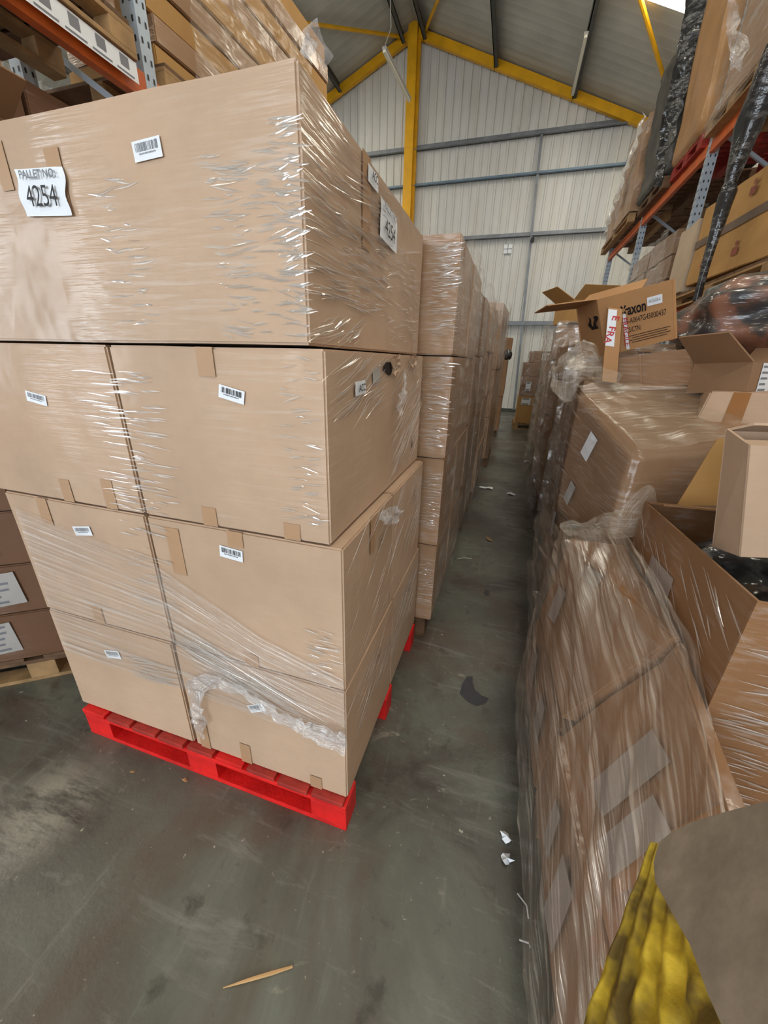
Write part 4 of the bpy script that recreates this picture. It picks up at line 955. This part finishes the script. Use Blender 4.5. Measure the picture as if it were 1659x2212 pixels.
# farther right stacks
for k, (x, y0, y1, zz, nm) in enumerate(((.50, 4.0, 5.1, [.15, .6, 1.05, 1.45, 1.78], 'the fourth right load'), (.50, 5.5, 6.5, [.15, .7, 1.2, 1.65, 2.05], 'the fifth right load'),
                                    (.62, 6.95, 8.0, [.15, .7, 1.25, 1.75], 'the sixth right load'), (.74, 8.5, 9.6, [.15, .7, 1.25, 1.8, 2.1], 'the seventh right load'))):
    pallet(x, x + 1.1, y0, y1, 0, 'pallet under %s' % nm, (M_WOOD if k == 2 else M_WOODD, M_WOODD), seed=10 + k, **WP)
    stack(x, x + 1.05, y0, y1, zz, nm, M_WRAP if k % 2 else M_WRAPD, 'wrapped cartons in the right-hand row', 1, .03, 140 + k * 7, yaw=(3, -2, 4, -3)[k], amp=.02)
    film_wall('stretch_wrap', 'crinkled glinting film on %s, aisle side' % nm, lambda i, j: (x - .05 - .03 * math.sin(PI * i), y0 - .02 + (y1 - y0 + .04) * i, .08 + (zz[-1] - .05) * j), 40, 60, F_HAZE, .05, (-1, 0, 0), 30 + k)
    film_wall('stretch_wrap', 'crinkled glinting film on %s, near end' % nm, lambda i, j: (x - .05 + .9 * i, y0 - .05, .08 + (zz[-1] - .05) * j), 40, 60, F_HAZE, .04, (0, -1, 0), 40 + k)
o = open_carton(yawc(hexc(.50, .95, 5.5, 5.95, 2.06, 2.3), 20), 'open box with flaps on top of the fifth right load', M_YEL, flaps=[('left', .25, 60), ('front', .2, 50)])
# last stack facing the camera
pallet(.22, 1.25, 10.6, 11.6, 0, 'pallet under the labelled stack facing the camera at the end of the aisle', (M_WOOD, M_WOODD), seed=20, **WP)
zz = [.15, .82, 1.30, 1.62, 1.80]
for k in range(4):
    for q, (xa, xb) in enumerate(((.27, .66), (.67, 1.2))):
        if k == 3 and q == 0: xa += .12
        c = hexc(xa, xb, 10.6 + .02 * k, 11.5, zz[k] + .002, zz[k + 1] - .004 + (.08 if k == 3 else 0))
        o = carton(c, 'carton at the end of the aisle, %s layer %s' % (('bottom', 'second', 'third', 'top')[k], ('left', 'right')[q]), M_WRAPD if k else M_YEL, amp=.01, group='cartons in the labelled end-of-aisle stack', seed=170 + k * 2 + q)
        if q == 0 and k in (0, 1): paper(o, c, 'front', .5, .82 if k == 0 else .5, .22 if k == 0 else .12, .16 if k == 0 else .22, 0, M_PAPER, lines=2)
        if k == 3 and q == 1: paper(o, c, 'front', .2, .5, .2, .16, 0, M_PAPER)

# ================================================================== FOREGROUND RIGHT: grey board and yellow foam
t = NT('yellow_foam'); v = t.coords()
c = t.ramp(t.noise(v, 9, 4, .6), [(.38, srgb(96, 74, 12)), (.52, srgb(176, 146, 24)), (.68, srgb(236, 200, 60))])
t.bsdf(Base_Color=c, Roughness=.8, Normal=t.bump(t.noise(v, 90, 4), .5, .004)); M_FOAM = t.m
t = NT('grey_board'); v = t.coords()
c = t.ramp(t.noise(v, 14, 6, .7), [(.3, srgb(132, 120, 106)), (.7, srgb(170, 156, 138))]); t.bsdf(Base_Color=c, Roughness=.8); M_GB = t.m
tip = at(1412, 1822, .44)
fd = [at(1270, 2240, .30), at(1400, 2330, .24), at(1600, 2330, .22)]
# convoluted foam: a fan of ridges running down from the tip
mb = MB(); mb.smooth = True
A0, A1 = at(1405, 1818, .46), at(1490, 1840, .44); B0, B1 = at(1240, 2260, .31), at(1640, 2260, .25)
nF = (A1 - A0).cross(B0 - A0).normalized()
if nF.dot(CAM - A0) < 0: nF = -nF
mb.grid(lambda i, j: (A0.lerp(A1, i)).lerp(B0.lerp(B1, i), j) + nF * (.007 * math.sin(i * 2 * PI * 5.5) + .003 * math.sin(j * 26 + 2 * math.sin(i * 17))) * (.3 + j), 90, 60)
mb.grid(lambda i, j: (A0.lerp(A1, i)).lerp(B0.lerp(B1, i), j) - nF * .03, 4, 4)
tag(mb.build('foam_sheet', M_FOAM), 'yellow ribbed foam sheet in the bottom right corner', 'foam')
# rounded grey board piece in front of it
mb = MB(); mb.smooth = False
out = [(1452, 1838), (1500, 1815), (1580, 1795), (1659, 1778), (1760, 1765), (1800, 2250), (1575, 2250), (1530, 2150), (1490, 2040), (1445, 1960), (1415, 1905), (1425, 1865)]
dep = [.42, .41, .40, .39, .36, .22, .22, .25, .30, .36, .40, .42]
pa, pb_, pc_ = at(1430, 1870, .37), at(1659, 1778, .34), at(1575, 2250, .19)
pn = (pb_ - pa).cross(pc_ - pa).normalized(); q = [CAM + ray(u, v) * ((pa - CAM).dot(pn) / ray(u, v).dot(pn)) for u, v in out]; N = len(q); off = Vector((.01, .03, -.012))
mb.add(q + [p + off for p in q], [tuple(range(N)), tuple(range(2 * N - 1, N - 1, -1))] + [(k, N + k, N + (k + 1) % N, (k + 1) % N) for k in range(N)])
tag(mb.build('grey_board', M_GB), 'brownish-grey board with a curved edge, very close at bottom right', 'board')

# ================================================================== FLOOR DEBRIS
def scrap(c, r, label, mat, seed, amp=.012, cat='litter', name='plastic_scrap', el=1.0, rot=0):
    rn = random.Random(seed); N = 11; mb = MB(); cv = Vector(c); a0 = math.radians(rot)
    ring = []
    for k in range(N):
        a = 2 * PI * k / N; rr_ = r * rn.uniform(.5, 1.15); x, y = rr_ * math.cos(a) * el, rr_ * math.sin(a)
        ring.append(cv + Vector((x * math.cos(a0) - y * math.sin(a0), x * math.sin(a0) + y * math.cos(a0), rn.uniform(.002, amp))))
    mb.add([cv + Vector((0, 0, amp))] + ring, [(0, 1 + k, 1 + (k + 1) % N) for k in range(N)])
    return tag(mb.build(name, mat), label, cat)
scrap(atz(1093, 1812), .028, 'crumpled pale plastic scrap on the floor near the right load', M_PAPER, 1, .02, el=.6, rot=60)
scrap(atz(1094, 1858), .018, 'small white plastic scrap just below the crumpled pale one', M_PAPER, 2, .015, el=1.3)
scrap(atz(1138, 998), .06, 'white paper scrap far down the aisle by the right row', M_PAPER, 3, .03)
scrap(atz(1105, 1068), .05, 'torn white scrap in the middle of the aisle, far down', M_PAPER, 4, .02, el=1.6)
scrap(atz(1050, 1055), .05, 'white twist of film at the foot of the left row', M_PAPER, 5, .02, el=2)
scrap(atz(1056, 1166), .03, 'small pale twist of film on the aisle floor', M_WOOD, 6, .012, el=1.8, rot=120)
scrap(atz(1160, 1282), .03, 'white scrap at the foot of the second right pallet', M_PAPER, 7, .02)
scrap(atz(1052, 1280), .03, 'small dark scrap on the aisle floor', M_PURLIN, 8, .003, el=1.9, rot=110)
scrap(atz(400, 1686), .008, 'pale wood chip before the red pallet', M_WOOD, 9, .005, el=2.2, rot=-10, name='wood_chip')
scrap(atz(287, 1668), .006, 'smaller pale wood chip left of the other, before the red pallet', M_WOOD, 10, .005, el=2, rot=10, name='wood_chip')
for k, (u, v) in enumerate(((545, 1695), (640, 1745), (340, 1660), (330, 1635))):
    scrap(atz(u, v) + Vector((0, .12, 0)), .02, ('straw-coloured crumb in the right gap of the red pallet', 'straw-coloured crumb near the right corner of the red pallet', 'straw-coloured crumb in the left gap of the red pallet', 'loose splinter in the left gap of the red pallet')[k], M_YEL, 20 + k, .02, name='wood_chip')
mb = MB(); a, b = atz(482, 2134, .004), atz(632, 2088, .004); mb.tube([a, a.lerp(b, .3) + Vector((.004, .002, .002)), a.lerp(b, .7), b], [.0012, .004, .005, .003], 6)
tag(mb.build('wood_splinter', plain('splinter', srgb(200, 160, 110), .7)), 'thin light wood splinter lying on the floor in front', 'splinter')
mb = MB(); N = 14; cr = []
o_ = [(1008, 1462), (998, 1478), (993, 1498), (1010, 1515), (1030, 1525), (1050, 1518), (1056, 1508), (1040, 1502), (1026, 1490), (1021, 1474), (1021, 1460)]
mb.add([atz(u, v, .002) for u, v in o_], [tuple(range(len(o_)))]); tag(mb.build('dark_patch', plain('patch', srgb(58, 58, 64), .5)), 'dark grey crescent-shaped patch on the aisle floor', 'floor mark')
mb = MB(); a, b = atz(988, 1207, .01), atz(1018, 1207, .01); mb.tube([a, a.lerp(b, .5) + Vector((0, 0, .01)), b], .004, 5); tag(mb.build('string_end', M_PAPERG), 'short white string end trailing from the left row onto the floor', 'string')
for k, (u, v, u2, v2) in enumerate(((1118, 1930, 1142, 1985), (1122, 2030, 1145, 2045))):
    mb = MB(); a, b = atz(u, v, .006), atz(u2, v2, .006); mb.tube([a, a.lerp(b, .5) + Vector((.01, 0, .01)), b], .003, 5)
    tag(mb.build('film_strip', M_PAPERG), ('curled pale film strip by the foot of the nearest right load', 'short straight film strip nearest the camera by the right load')[k], 'litter')
